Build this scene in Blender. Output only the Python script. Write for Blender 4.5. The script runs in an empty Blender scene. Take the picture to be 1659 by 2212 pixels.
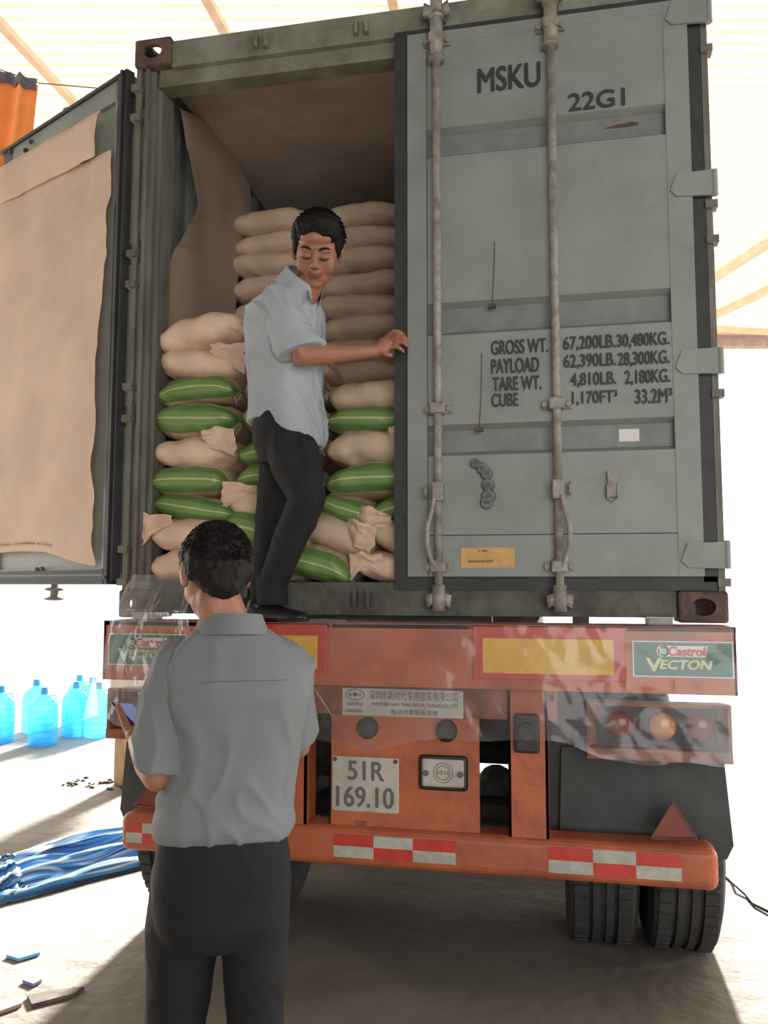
import bpy, bmesh, math, random
from mathutils import Vector as V, Matrix, noise, Euler
S = bpy.context.scene
COL = S.collection
PI = math.pi

# ---------------------------------------------------------------- camera
CAM = V((0.604, -3.287, 1.515)); YAW, PITCH, ROLL = .203, .0886, .0016
cy, sy, cp, sp = math.cos(YAW), math.sin(YAW), math.cos(PITCH), math.sin(PITCH)
_f = V((-sy*cp, cy*cp, sp)); _r = V((cy, sy, 0)); _u = _r.cross(_f)
_r2 = _r*math.cos(ROLL)+_u*math.sin(ROLL); _u2 = -_r*math.sin(ROLL)+_u*math.cos(ROLL)
cd = bpy.data.cameras.new('camera'); cam = bpy.data.objects.new('camera', cd); COL.objects.link(cam)
M = Matrix((( _r2.x, _u2.x, -_f.x, CAM.x), (_r2.y, _u2.y, -_f.y, CAM.y), (_r2.z, _u2.z, -_f.z, CAM.z), (0, 0, 0, 1)))
cam.matrix_world = M
cd.sensor_fit = 'VERTICAL'; cd.sensor_height = 36; cd.lens = 1800/2212*36; cd.clip_start = .05; cd.clip_end = 300
S.camera = cam
# ---------------------------------------------------------------- light and exposure
W = bpy.data.worlds.new('sky'); S.world = W; W.use_nodes = True
bg = W.node_tree.nodes['Background']; bg.inputs[0].default_value = (1, .985, .95, 1); bg.inputs[1].default_value = 5.0
S.view_settings.view_transform = 'Standard'; S.view_settings.look = 'None'
S.view_settings.exposure = 0.0; S.view_settings.gamma = 1; S.view_settings.use_curve_mapping = False
S.cycles.use_denoising = True
S.cycles.max_bounces = 8; S.cycles.diffuse_bounces = 4; S.cycles.transparent_max_bounces = 12
sd = bpy.data.lights.new('sun', 'SUN'); sd.energy = 42; sd.angle = math.radians(9); sd.color = (1, .95, .86)
sun = bpy.data.objects.new('sun', sd); COL.objects.link(sun)
# low morning sun from beyond the open yard, behind the truck
sun.rotation_euler = V((-0.02, 0.92, 0.36)).to_track_quat('Z', 'Y').to_euler()
sun.location = (2, 22, 11)

# ---------------------------------------------------------------- materials
def mat(name, col, rough=.6, var=.0, vscale=6, bump=0., bscale=60, metal=0., col2=None, spec=.5, dist=.01, stretch=(1, 1, 1), trans=0., amount=(.4, .62)):
    m = bpy.data.materials.new(name); m.use_nodes = True
    nt = m.node_tree; N = nt.nodes; L = nt.links
    b = N['Principled BSDF']; b.inputs['Roughness'].default_value = rough; b.inputs['Metallic'].default_value = metal
    b.inputs['Specular IOR Level'].default_value = spec
    c = (*col, 1)
    b.inputs['Base Color'].default_value = c
    tc = N.new('ShaderNodeTexCoord'); mp = N.new('ShaderNodeMapping'); mp.inputs['Scale'].default_value = stretch
    L.new(tc.outputs['Object'], mp.inputs[0])
    if var or col2:
        n = N.new('ShaderNodeTexNoise'); n.inputs['Scale'].default_value = vscale; n.inputs['Detail'].default_value = 8
        n.inputs['Roughness'].default_value = .65
        L.new(mp.outputs[0], n.inputs['Vector'])
        r = N.new('ShaderNodeValToRGB'); r.color_ramp.elements[0].position = amount[0]; r.color_ramp.elements[1].position = amount[1]
        if col2:
            r.color_ramp.elements[0].color = (*col2, 1); r.color_ramp.elements[1].color = c
        else:
            r.color_ramp.elements[0].color = (*[x*(1-var) for x in col], 1); r.color_ramp.elements[1].color = (*[min(1, x*(1+var)) for x in col], 1)
        L.new(n.outputs[0], r.inputs[0]); L.new(r.outputs[0], b.inputs['Base Color'])
    if bump:
        n2 = N.new('ShaderNodeTexNoise'); n2.inputs['Scale'].default_value = bscale; n2.inputs['Detail'].default_value = 5
        L.new(mp.outputs[0], n2.inputs['Vector'])
        bp = N.new('ShaderNodeBump'); bp.inputs['Strength'].default_value = bump; bp.inputs['Distance'].default_value = dist
        L.new(n2.outputs[0], bp.inputs['Height']); L.new(bp.outputs[0], b.inputs['Normal'])
    return m
def nodes(m): return m.node_tree.nodes, m.node_tree.links, m.node_tree.nodes['Principled BSDF']

M_door = mat('grey green container paint', (.275, .30, .28), .5, col2=(.225, .245, .225), vscale=4, bump=.15, bscale=30, amount=(.35, .6))
M_band = mat('dark grey green recess shade and wall paint', (.19, .21, .20), .5, .12, 7, bump=.15, bscale=30)
M_cont = mat('weathered olive container paint', (.26, .27, .225), .55, col2=(.15, .14, .105), vscale=4, bump=.2, bscale=25)
M_contdark = mat('dirty sill paint', (.13, .13, .105), .65, col2=(.06, .055, .045), vscale=6, bump=.4, bscale=30)
M_rust = mat('rust brown steel', (.16, .10, .075), .75, col2=(.07, .045, .035), vscale=14, bump=.5, bscale=60)
M_post = mat('grimy post paint', (.19, .185, .16), .6, col2=(.13, .115, .09), vscale=5, bump=.3, bscale=25, amount=(.4, .6), stretch=(3, 3, .6))
M_gask = mat('black rubber gasket', (.035, .037, .037), .6, .2, 8)
M_rod = mat('dusty grey rod paint', (.36, .35, .31), .5, col2=(.22, .19, .16), vscale=18, bump=.2)
M_inner = mat('kraft lined container ceiling', (.55, .47, .41), .8, .12, 3, bump=.2, bscale=12)
M_innerwall = mat('dark inner wall paint', (.12, .125, .12), .7, .2, 4)
M_floorwood = mat('container plywood floor', (.16, .11, .07), .8, .25, 4, stretch=(6, 1, 1))
M_letter = mat('dark grey stencil paint', (.035, .04, .04), .6)
M_orange = mat('orange trailer paint', (.47, .12, .05), .5, col2=(.30, .08, .042), vscale=5, bump=.25, bscale=35, amount=(.36, .56))
M_orangedirty = mat('dirty orange trailer paint', (.34, .10, .05), .6, col2=(.12, .055, .035), vscale=9, bump=.3, bscale=35)
M_chassis = mat('black greasy chassis steel', (.03, .028, .026), .6, .3, 8)
M_tyre = mat('black tyre rubber', (.035, .035, .035), .8, .2, 20, bump=.3, bscale=80)
M_rim = mat('dusty rim steel', (.2, .19, .17), .6, .2, 10)
M_flap = mat('black rubber mud flap', (.035, .042, .042), .55, .3, 5)
M_yellow = mat('yellow reflector film', (.72, .42, .05), .35, .08, 20, bump=.1)
M_red = mat('red reflector film', (.52, .05, .035), .35, .1, 20)
M_tapew = mat('silver grey reflective tape', (.42, .43, .38), .35, .15, 20)
M_stgreen = mat('dark green sticker', (.02, .13, .09), .35, .08, 10)
M_stwhite = mat('white sticker print', (.75, .74, .70), .4)
M_stred = mat('red sticker print', (.55, .05, .04), .4)
M_olive = mat('pale yellow print', (.62, .62, .38), .4)
M_plate = mat('off white metal plate', (.46, .43, .38), .45, .12, 12)
M_platetxt = mat('grey plate lettering', (.12, .11, .11), .5)
M_lred = mat('dark red lamp lens', (.20, .03, .028), .15)
M_lamb = mat('amber lamp lens', (.50, .20, .06), .15)
M_stick = mat('orange kraft label', (.62, .36, .12), .5, .12, 9)
M_white = mat('white label paper', (.72, .72, .70), .5)
M_shirtA = mat('pale grey blue shirt cloth', (.355, .385, .42), .85, .06, 5, bump=.15, bscale=400, dist=.001)
M_shirtB = mat('grey blue shirt cloth', (.185, .20, .212), .88, .05, 5, bump=.15, bscale=400, dist=.001)
M_trou = mat('black trouser cloth', (.008, .008, .010), .85, .2, 8, bump=.1, bscale=300, dist=.001)
M_skin = mat('tan skin', (.33, .145, .092), .5, .08, 9, bump=.05, bscale=150, dist=.001)
M_lip = mat('lip skin', (.22, .08, .06), .45)
M_hair = mat('black hair', (.012, .010, .010), .62, spec=.18)
M_shoe = mat('black shoe leather', (.012, .012, .012), .35)
M_metal = mat('polished metal', (.8, .78, .72), .2, metal=1)
M_glass = mat('clear plastic lens', (.7, .7, .72), .1)
M_phone = mat('dark phone shell', (.05, .04, .07), .25)
M_timber = mat('tan timber', (.50, .33, .19), .8, .15, 8, stretch=(8, 8, 1))
M_thread = mat('cotton thread', (.6, .55, .45), .9)
M_beam = mat('cream painted roof beam', (.66, .50, .36), .7, .1, 6)
M_beamd = mat('brown steel beam', (.30, .22, .20), .7, .15, 6)
M_orangecloth = mat('orange tarpaulin', (.85, .25, .06), .6, .12, 3)
M_dirt = mat('dark ground litter', (.10, .08, .07), .9, .3, 20)
M_conc = mat('rough grey wall plaster', (.22, .20, .18), .9, .1, 3)

# kraft paper, lets a little light through
def paper(name, c):
    m = mat(name, c, .75, .07, 3, bump=.35, bscale=5, dist=.02)
    n, l, b = nodes(m)
    tr = n.new('ShaderNodeBsdfTranslucent'); tr.inputs[0].default_value = (*c, 1)
    mx = n.new('ShaderNodeMixShader'); mx.inputs[0].default_value = .22
    l.new(b.outputs[0], mx.inputs[1]); l.new(tr.outputs[0], mx.inputs[2]); l.new(mx.outputs[0], n['Material Output'].inputs[0])
    return m
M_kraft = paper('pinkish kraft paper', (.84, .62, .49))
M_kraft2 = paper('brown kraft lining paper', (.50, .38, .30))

# sack: kraft weave, optionally with the green printed side band (uv: x along, y around)
def sackmat(name, base, green):
    m = mat(name, base, .7, .10, 5, bump=.25, bscale=45, dist=.006)
    n, l, b = nodes(m)
    src = b.inputs['Base Color'].links[0].from_socket
    uv = n.new('ShaderNodeUVMap'); sep = n.new('ShaderNodeSeparateXYZ'); l.new(uv.outputs[0], sep.inputs[0])
    # faint woven thread pattern
    wv = n.new('ShaderNodeTexWave'); wv.inputs['Scale'].default_value = 28; wv.inputs['Distortion'].default_value = 1.5
    l.new(uv.outputs[0], wv.inputs['Vector'])
    mul = n.new('ShaderNodeMixRGB'); mul.blend_type = 'MULTIPLY'; mul.inputs[0].default_value = .14
    l.new(src, mul.inputs[1]); l.new(wv.outputs[0], mul.inputs[2]); col = mul.outputs[0]
    if green:
        def cmpn(center, half):
            a = n.new('ShaderNodeMath'); a.operation = 'COMPARE'; a.inputs[1].default_value = center; a.inputs[2].default_value = half
            l.new(sep.outputs[1], a.inputs[0]); return a.outputs[0]
        cur = col
        for cen in (.25, .75):
            for half, c in ((.112, (.13, .24, .07, 1)), (.042, (.19, .31, .09, 1)), (.005, (.48, .52, .30, 1))):
                mx = n.new('ShaderNodeMixRGB'); mx.inputs[2].default_value = c
                l.new(cmpn(cen, half), mx.inputs[0]); l.new(cur, mx.inputs[1]); cur = mx.outputs[0]
        col = cur
        b.inputs['Roughness'].default_value = .38
    l.new(col, b.inputs['Base Color'])
    return m
M_sack = sackmat('kraft woven sack', (.66, .50, .36), False)
M_sackpink = sackmat('pinkish kraft sack', (.84, .60, .45), False)
M_sackgreen = sackmat('green banded sack', (.56, .44, .30), True)

# thin clear plastic film
def film(name, milk, gl=.035):
    m = bpy.data.materials.new(name); m.use_nodes = True; n = m.node_tree.nodes; l = m.node_tree.links
    for x in list(n):
        if x.type == 'BSDF_PRINCIPLED': n.remove(x)
    t = n.new('ShaderNodeBsdfTransparent'); t.inputs[0].default_value = (.96, .97, .98, 1)
    g = n.new('ShaderNodeBsdfGlossy'); g.inputs['Roughness'].default_value = .12
    d = n.new('ShaderNodeBsdfDiffuse'); d.inputs[0].default_value = (.8, .82, .85, 1)
    tl = n.new('ShaderNodeBsdfTranslucent'); tl.inputs[0].default_value = (.8, .82, .85, 1)
    dm = n.new('ShaderNodeMixShader'); l.new(d.outputs[0], dm.inputs[1]); l.new(tl.outputs[0], dm.inputs[2])
    m1 = n.new('ShaderNodeMixShader'); l.new(t.outputs[0], m1.inputs[1]); l.new(dm.outputs[0], m1.inputs[2])
    m2 = n.new('ShaderNodeMixShader'); m2.inputs[0].default_value = gl; l.new(m1.outputs[0], m2.inputs[1]); l.new(g.outputs[0], m2.inputs[2])
    tc = n.new('ShaderNodeTexCoord'); ns = n.new('ShaderNodeTexNoise'); ns.inputs['Scale'].default_value = 7; ns.inputs['Detail'].default_value = 6
    l.new(tc.outputs['Object'], ns.inputs['Vector'])
    mr = n.new('ShaderNodeMapRange'); mr.inputs[1].default_value = .35; mr.inputs[2].default_value = .75; mr.inputs[3].default_value = milk*.5; mr.inputs[4].default_value = milk*1.7
    l.new(ns.outputs[0], mr.inputs[0]); l.new(mr.outputs[0], m1.inputs[0])
    bp = n.new('ShaderNodeBump'); bp.inputs['Strength'].default_value = .35; bp.inputs['Distance'].default_value = .006
    n2 = n.new('ShaderNodeTexNoise'); n2.inputs['Scale'].default_value = 14; l.new(tc.outputs['Object'], n2.inputs['Vector'])
    l.new(n2.outputs[0], bp.inputs['Height']); l.new(bp.outputs[0], g.inputs['Normal'])
    l.new(m2.outputs[0], n['Material Output'].inputs[0])
    return m
M_film = film('clear plastic film', .10)
M_film2 = film('crumpled clear plastic film', .26, .07)

# roof sheets that let daylight through
def roofmat():
    m = mat('translucent cream roof sheet', (.70, .67, .56), .6, .06, 3)
    n, l, b = nodes(m)
    tr = n.new('ShaderNodeBsdfTranslucent'); tr.inputs[0].default_value = (.86, .82, .68, 1)
    mx = n.new('ShaderNodeMixShader'); mx.inputs[0].default_value = .13
    l.new(b.outputs[0], mx.inputs[1]); l.new(tr.outputs[0], mx.inputs[2]); l.new(mx.outputs[0], n['Material Output'].inputs[0])
    return m
M_roof = roofmat()

# concrete floor: pale dusty concrete, dark stained and grooved where trucks stand
def floormat():
    m = mat('dusty concrete floor', (.21, .18, .15), .8, .1, 3, bump=.5, bscale=9, dist=.03)
    n, l, b = nodes(m)
    src = b.inputs['Base Color'].links[0].from_socket
    tc = n.new('ShaderNodeTexCoord')
    n3 = n.new('ShaderNodeTexNoise'); n3.inputs['Scale'].default_value = 1.1; n3.inputs['Detail'].default_value = 10
    l.new(tc.outputs['Object'], n3.inputs['Vector'])
    r = n.new('ShaderNodeValToRGB'); r.color_ramp.elements[0].position = .42; r.color_ramp.elements[1].position = .60
    r.color_ramp.elements[0].color = (.42, .36, .30, 1); r.color_ramp.elements[1].color = (1, 1, 1, 1)
    l.new(n3.outputs[0], r.inputs[0])
    mu = n.new('ShaderNodeMixRGB'); mu.blend_type = 'MULTIPLY'; mu.inputs[0].default_value = .45
    l.new(src, mu.inputs[1]); l.new(r.outputs[0], mu.inputs[2]); l.new(mu.outputs[0], b.inputs['Base Color'])
    return m
M_floor = floormat()

def watermat():
    m = mat('clear blue bottle plastic', (.10, .55, .95), .1)
    n, l, b = nodes(m)
    t = n.new('ShaderNodeBsdfTransparent'); t.inputs[0].default_value = (.35, .78, 1, 1)
    tl = n.new('ShaderNodeBsdfTranslucent'); tl.inputs[0].default_value = (.25, .7, 1, 1)
    a = n.new('ShaderNodeMixShader'); a.inputs[0].default_value = .45; l.new(t.outputs[0], a.inputs[1]); l.new(tl.outputs[0], a.inputs[2])
    c = n.new('ShaderNodeMixShader'); c.inputs[0].default_value = .3; l.new(a.outputs[0], c.inputs[1]); l.new(b.outputs[0], c.inputs[2])
    l.new(c.outputs[0], n['Material Output'].inputs[0]); return m
M_bottle = watermat()
M_cap = mat('blue bottle cap', (.05, .40, .75), .4)

# striped tarpaulin
def tarpmat():
    m = mat('blue and white striped tarpaulin', (.08, .22, .45), .45)
    n, l, b = nodes(m)
    uv = n.new('ShaderNodeUVMap'); mp = n.new('ShaderNodeMapping'); mp.inputs['Scale'].default_value = (1, 9, 1); l.new(uv.outputs[0], mp.inputs[0])
    wv = n.new('ShaderNodeTexNoise'); wv.inputs['Scale'].default_value = 1.6; wv.inputs['Detail'].default_value = 3
    mp.inputs['Scale'].default_value = (.6, 14, 1); l.new(mp.outputs[0], wv.inputs['Vector'])
    r = n.new('ShaderNodeValToRGB'); e = r.color_ramp.elements
    e[0].position = .38; e[0].color = (.02, .035, .07, 1); e[1].position = .47; e[1].color = (.05, .20, .48, 1)
    x = e.new(.54); x.color = (.10, .33, .62, 1); x = e.new(.57); x.color = (.75, .82, .88, 1); x = e.new(.62); x.color = (.04, .10, .22, 1)
    l.new(wv.outputs[0], r.inputs[0]); l.new(r.outputs[0], b.inputs['Base Color'])
    return m
M_tarp = tarpmat()

# ---------------------------------------------------------------- helpers
def link(name, me, m=None, parent=None, smooth=False):
    o = bpy.data.objects.new(name, me); COL.objects.link(o)
    if m is not None:
        me.materials.clear(); me.materials.append(m)
    if smooth:
        for p in me.polygons: p.use_smooth = True
    if parent: o.parent = parent
    return o
def tag(o, label, cat, group=None):
    o['label'] = label; o['category'] = cat
    if group: o['group'] = group
    return o
def thing(name, label, cat, loc=(0, 0, 0), group=None):
    o = bpy.data.objects.new(name, None); COL.objects.link(o); o.location = loc; o.empty_display_size = .1
    tag(o, label, cat, group); return o
def place(child, parent):
    """parent keeping the world position; the parent Empty only translates"""
    child.parent = parent; child.location = child.location-parent.location if parent.parent is None else child.location
class B:
    def __init__(s): s.bm = bmesh.new()
    def box(s, a, b, rot=None, piv=None):
        a, b = V(a), V(b); c = (a+b)/2; d = b-a
        r = bmesh.ops.create_cube(s.bm, size=1); vs = r['verts']
        for v in vs:
            v.co = V((v.co.x*d.x, v.co.y*d.y, v.co.z*d.z))+c
            if rot is not None: v.co = rot@(v.co-V(piv))+V(piv)
        return s
    def rbox(s, a, b, r=.01, seg=2):
        a, b = V(a), V(b); c = (a+b)/2; d = b-a
        vs = bmesh.ops.create_cube(s.bm, size=1)['verts']
        for v in vs: v.co = V((v.co.x*d.x, v.co.y*d.y, v.co.z*d.z))+c
        es = list({e for v in vs for e in v.link_edges})
        bmesh.ops.bevel(s.bm, geom=es, offset=r, segments=seg, affect='EDGES', profile=.5)
        return s
    def tube(s, pts, r, n=10, cap=True):
        pts = [V(p) for p in pts]; rs = r if isinstance(r, (list, tuple)) else [r]*len(pts)
        rings = []; prev = None
        for i, p in enumerate(pts):
            t = (pts[min(i+1, len(pts)-1)]-pts[max(i-1, 0)]).normalized()
            if prev is None: x = t.orthogonal().normalized()
            else: x = (prev-t*prev.dot(t)).normalized()
            prev = x; y = t.cross(x)
            rings.append([s.bm.verts.new(p+(x*math.cos(2*PI*k/n)+y*math.sin(2*PI*k/n))*rs[i]) for k in range(n)])
        for a, b in zip(rings, rings[1:]):
            for k in range(n): s.bm.faces.new((a[k], a[(k+1) % n], b[(k+1) % n], b[k]))
        if cap: s.bm.faces.new(rings[0][::-1]); s.bm.faces.new(rings[-1])
        return s
    def lathe(s, prof, c, axis='z', n=24):
        """prof: (radius, height) list"""
        c = V(c); rings = []
        for r, h in prof:
            ring = []
            for k in range(n):
                a = 2*PI*k/n; q = (r*math.cos(a), r*math.sin(a), h)
                if axis == 'z': p = V(q)
                elif axis == 'y': p = V((q[0], q[2], q[1]))
                else: p = V((q[2], q[0], q[1]))
                ring.append(s.bm.verts.new(c+p))
            rings.append(ring)
        for a, b in zip(rings, rings[1:]):
            for k in range(n): s.bm.faces.new((a[k], a[(k+1) % n], b[(k+1) % n], b[k]))
        for q in (rings[0], rings[-1]):
            try: s.bm.faces.new(q)
            except Exception: pass
        return s
    def poly(s, pts, d):
        """prism from a polygon pts and an extrude vector d"""
        a = [s.bm.verts.new(V(p)) for p in pts]; b = [s.bm.verts.new(V(p)+V(d)) for p in pts]; n = len(a)
        s.bm.faces.new(a); s.bm.faces.new(b[::-1])
        for k in range(n): s.bm.faces.new((a[k], b[k], b[(k+1) % n], a[(k+1) % n]))
        return s
    def grid(s, fn, nu, nv, closed_u=False, uv=None):
        vs = [[s.bm.verts.new(fn(i/(nu-(0 if closed_u else 1)), j/(nv-1))) for j in range(nv)] for i in range(nu)]
        lay = s.bm.loops.layers.uv.verify() if uv else None
        for i in range(nu if closed_u else nu-1):
            for j in range(nv-1):
                i2 = (i+1) % nu
                f = s.bm.faces.new((vs[i][j], vs[i2][j], vs[i2][j+1], vs[i][j+1]))
                if uv:
                    for lp, (a, b) in zip(f.loops, ((i, j), (i+1, j), (i+1, j+1), (i, j+1))):
                        lp[lay].uv = (b/(nv-1), a/(nu-(0 if closed_u else 1))) if uv == 'sack' else (a/(nu-1), b/(nv-1))
        return s
    def ell(s, c, r, R=None, seg=20):
        vs = bmesh.ops.create_uvsphere(s.bm, u_segments=seg, v_segments=seg//2+2, radius=1)['verts']
        c = V(c); r = r if isinstance(r, (tuple, list)) else (r, r, r)
        for v in vs:
            p = V((v.co.x*r[0], v.co.y*r[1], v.co.z*r[2]))
            if R is not None: p = R@p
            v.co = c+p
        return s
    def cap(s, p0, r0, p1, r1, n=14):
        p0, p1 = V(p0), V(p1)
        s.tube([p0, p1], [r0, r1], n); s.ell(p0, r0, seg=n); s.ell(p1, r1, seg=n); return s
    def limb(s, pr, n=14):
        for (a, ra), (b, rb) in zip(pr, pr[1:]): s.cap(a, ra, b, rb, n)
        return s
    def loft(s, secs, n=28, e=2.0):
        """secs: (center, ax vector, ay vector) superelliptical sections"""
        rings = []
        for c, ax, ay in secs:
            ring = []
            for k in range(n):
                a = 2*PI*k/n; ca, sa = math.cos(a), math.sin(a)
                x = math.copysign(abs(ca)**(2/e), ca); y = math.copysign(abs(sa)**(2/e), sa)
                ring.append(s.bm.verts.new(V(c)+V(ax)*x+V(ay)*y))
            rings.append(ring)
        for a, b in zip(rings, rings[1:]):
            for k in range(n): s.bm.faces.new((a[k], a[(k+1) % n], b[(k+1) % n], b[k]))
        s.bm.faces.new(rings[0][::-1]); s.bm.faces.new(rings[-1]); return s
    def xf(s, Mx):
        for v in s.bm.verts: v.co = Mx@v.co
        return s
    def mesh(s, name='m'):
        bmesh.ops.recalc_face_normals(s.bm, faces=s.bm.faces[:])
        me = bpy.data.meshes.new(name); s.bm.to_mesh(me); s.bm.free(); return me
    def out(s, name, m, parent=None, smooth=False): return link(name, s.mesh(name), m, parent, smooth)
def remesh(b, voxel, smooth=4, disp=None):
    me = b.mesh('tmp'); o = bpy.data.objects.new('tmp', me); COL.objects.link(o)
    r = o.modifiers.new('r', 'REMESH'); r.mode = 'VOXEL'; r.voxel_size = voxel
    if smooth:
        sm = o.modifiers.new('s', 'SMOOTH'); sm.iterations = smooth; sm.factor = .5
    dg = bpy.context.evaluated_depsgraph_get(); dg.update()
    out = bpy.data.meshes.new_from_object(o.evaluated_get(dg))
    bpy.data.objects.remove(o); bpy.data.meshes.remove(me)
    if disp:
        nn = [v.normal.copy() for v in out.vertices]
        for v, q in zip(out.vertices, nn): v.co = v.co+q*disp(v.co)
    return out
_tc = {}
def text(s, x0, z0, x1, z1, y, m, parent, bold=.0, shear=0, name='lettering', keep=False, yaw=None):
    """flat lettering in the plane facing the camera side (-y); x0..x1, z0..z1 is its box"""
    c = bpy.data.curves.new('t', 'FONT'); c.body = s; c.shear = shear; c.extrude = .0
    o = bpy.data.objects.new('t', c); COL.objects.link(o)
    dg = bpy.context.evaluated_depsgraph_get(); dg.update()
    me = bpy.data.meshes.new_from_object(o.evaluated_get(dg)); bpy.data.objects.remove(o); bpy.data.curves.remove(c)
    xs = [v.co.x for v in me.vertices]; ys = [v.co.y for v in me.vertices]
    ax, bx, ay, by = min(xs), max(xs), min(ys), max(ys)
    for v in me.vertices:
        v.co = V((x0+(v.co.x-ax)/(bx-ax)*(x1-x0), y, z0+(v.co.y-ay)/(by-ay)*(z1-z0)))
    bm = bmesh.new(); bm.from_mesh(me)
    if bold:      # heavier strokes: the outline struck again, shifted by a fraction of the letter height
        base = bm.verts[:] + bm.edges[:] + bm.faces[:]; dd = bold*(z1-z0)*2.2
        for k_, (dx_, dz_) in enumerate(((dd, 0), (-dd, 0), (0, dd*.6), (0, -dd*.6))):
            g_ = bmesh.ops.duplicate(bm, geom=base)['geom']
            for v in g_:
                if isinstance(v, bmesh.types.BMVert): v.co.x += dx_; v.co.z += dz_; v.co.y -= .0004*(k_+1)
    r = bmesh.ops.extrude_face_region(bm, geom=bm.faces[:])
    for v in [g for g in r['geom'] if isinstance(g, bmesh.types.BMVert)]: v.co.y -= .0012
    bmesh.ops.recalc_face_normals(bm, faces=bm.faces[:]); bm.to_mesh(me); bm.free()
    return link(name, me, m, parent)
def nz(p, s=1., o=0.): return noise.noise(V((p[0]*s+o, p[1]*s+o*1.7, p[2]*s-o)))

# ---------------------------------------------------------------- setting
def struct(o): o['kind'] = 'structure'; return o
# camera-aligned horizontal axes: roof ribs run square to the line of sight
RU = V((cy, sy, 0)); RV = V((-sy, cy, 0))
fb = B(); fb.grid(lambda a, b: V((-40+80*a, -9+70*b, 0)), 2, 2)
struct(fb.out('floor', M_floor))
ROOFH = CAM.z+4.75
M_roofd = mat('dark brown roof trough', (.075, .056, .034), .8, .15, 6)  # rib sides and troughs coloured darker for contrast
M_roofo = mat('dull opaque roof sheet', (.16, .15, .135), .8, .1, 3)
def roof(v0, v1, i, m, m2):
    b = B(); pitch = .155; v = v0; prof = []
    while v < v1:
        prof += [(v, 0), (v+pitch*.60, 0), (v+pitch*.70, -.035), (v+pitch*.90, -.035)]
        v += pitch
    rows = [[], []]
    for k, uu in enumerate((-16, 16)):
        rows[k] = [b.bm.verts.new(V((CAM.x, CAM.y, ROOFH+dz))+RU*uu+RV*vv) for vv, dz in prof]
    for i_ in range(len(prof)-1):
        f = b.bm.faces.new((rows[0][i_], rows[1][i_], rows[1][i_+1], rows[0][i_+1])); f.material_index = 0 if i_ % 4 == 0 else 1
    o = b.out('ceiling', m); o.data.materials.append(m2)
    return struct(o)
roof(4.6, 15.0, 0, M_roof, M_roofd)       # daylight sheets over the open bay
roof(-6.0, 4.55, 0, M_roofo, M_roofo)     # solid sheets over the warehouse, unseen, made opaque to dim the truck's rear
def beam(p0, p1, w, h, m, i):
    b = B(); a = V((CAM.x, CAM.y, ROOFH-.05))+RU*p0[0]+RV*p0[1]; c = V((CAM.x, CAM.y, ROOFH-.05))+RU*p1[0]+RV*p1[1]
    t = (c-a).normalized(); s_ = t.cross(V((0, 0, 1))).normalized()*w/2
    b.poly([a-s_, a+s_, a+s_-V((0, 0, h)), a-s_-V((0, 0, h))], c-a)
    return struct(b.out('trim_%d' % i, m))
for i, (uu, vv) in enumerate(((-3.16, 6.86), (-1.34, 6.75), (.14, 6.75))):
    beam((uu-.17*(vv-2), 2), (uu+.17*(15-vv), 15), .075, .06, M_beam, i+1)
beam((3.2, 14.2), (7.6, 15.1), .16, .12, M_beam, 4)
beam((5.35, 10.2), (4.5, 15.0), .12, .1, M_beam, 5)
beam((6.4, 11.5), (5.4, 15.0), .12, .1, M_beam, 6)
beam((-16, 15.0), (16, 15.0), .2, .32, M_beamd, 7)
b = B(); b.box((-1.29, 4.0, 6.0), (-1.05, 4.3, 6.2)); struct(b.out('trim_8', M_beamd))
# the warehouse behind the camera: unseen walls placed to darken that side, the truck stands in its open end
bw = B()      # with a gap added to throw light onto the truck
bw.box((-16, -8.8, 0), (0.5, -8.6, 6.3)); bw.box((6.5, -8.8, 0), (16, -8.6, 6.3)); bw.box((0.5, -8.8, 4.6), (6.5, -8.6, 6.3)); struct(bw.out('wall_rear', M_conc))
for sgn, nm in ((-1, 'left'), (1, 'right')):
    bw = B(); bw.box((sgn*9-.1, -8.6, 0), (sgn*9+.1, -4.2 if sgn > 0 else -2.0, 6.3)); struct(bw.out('wall_'+nm, M_conc))

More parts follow.
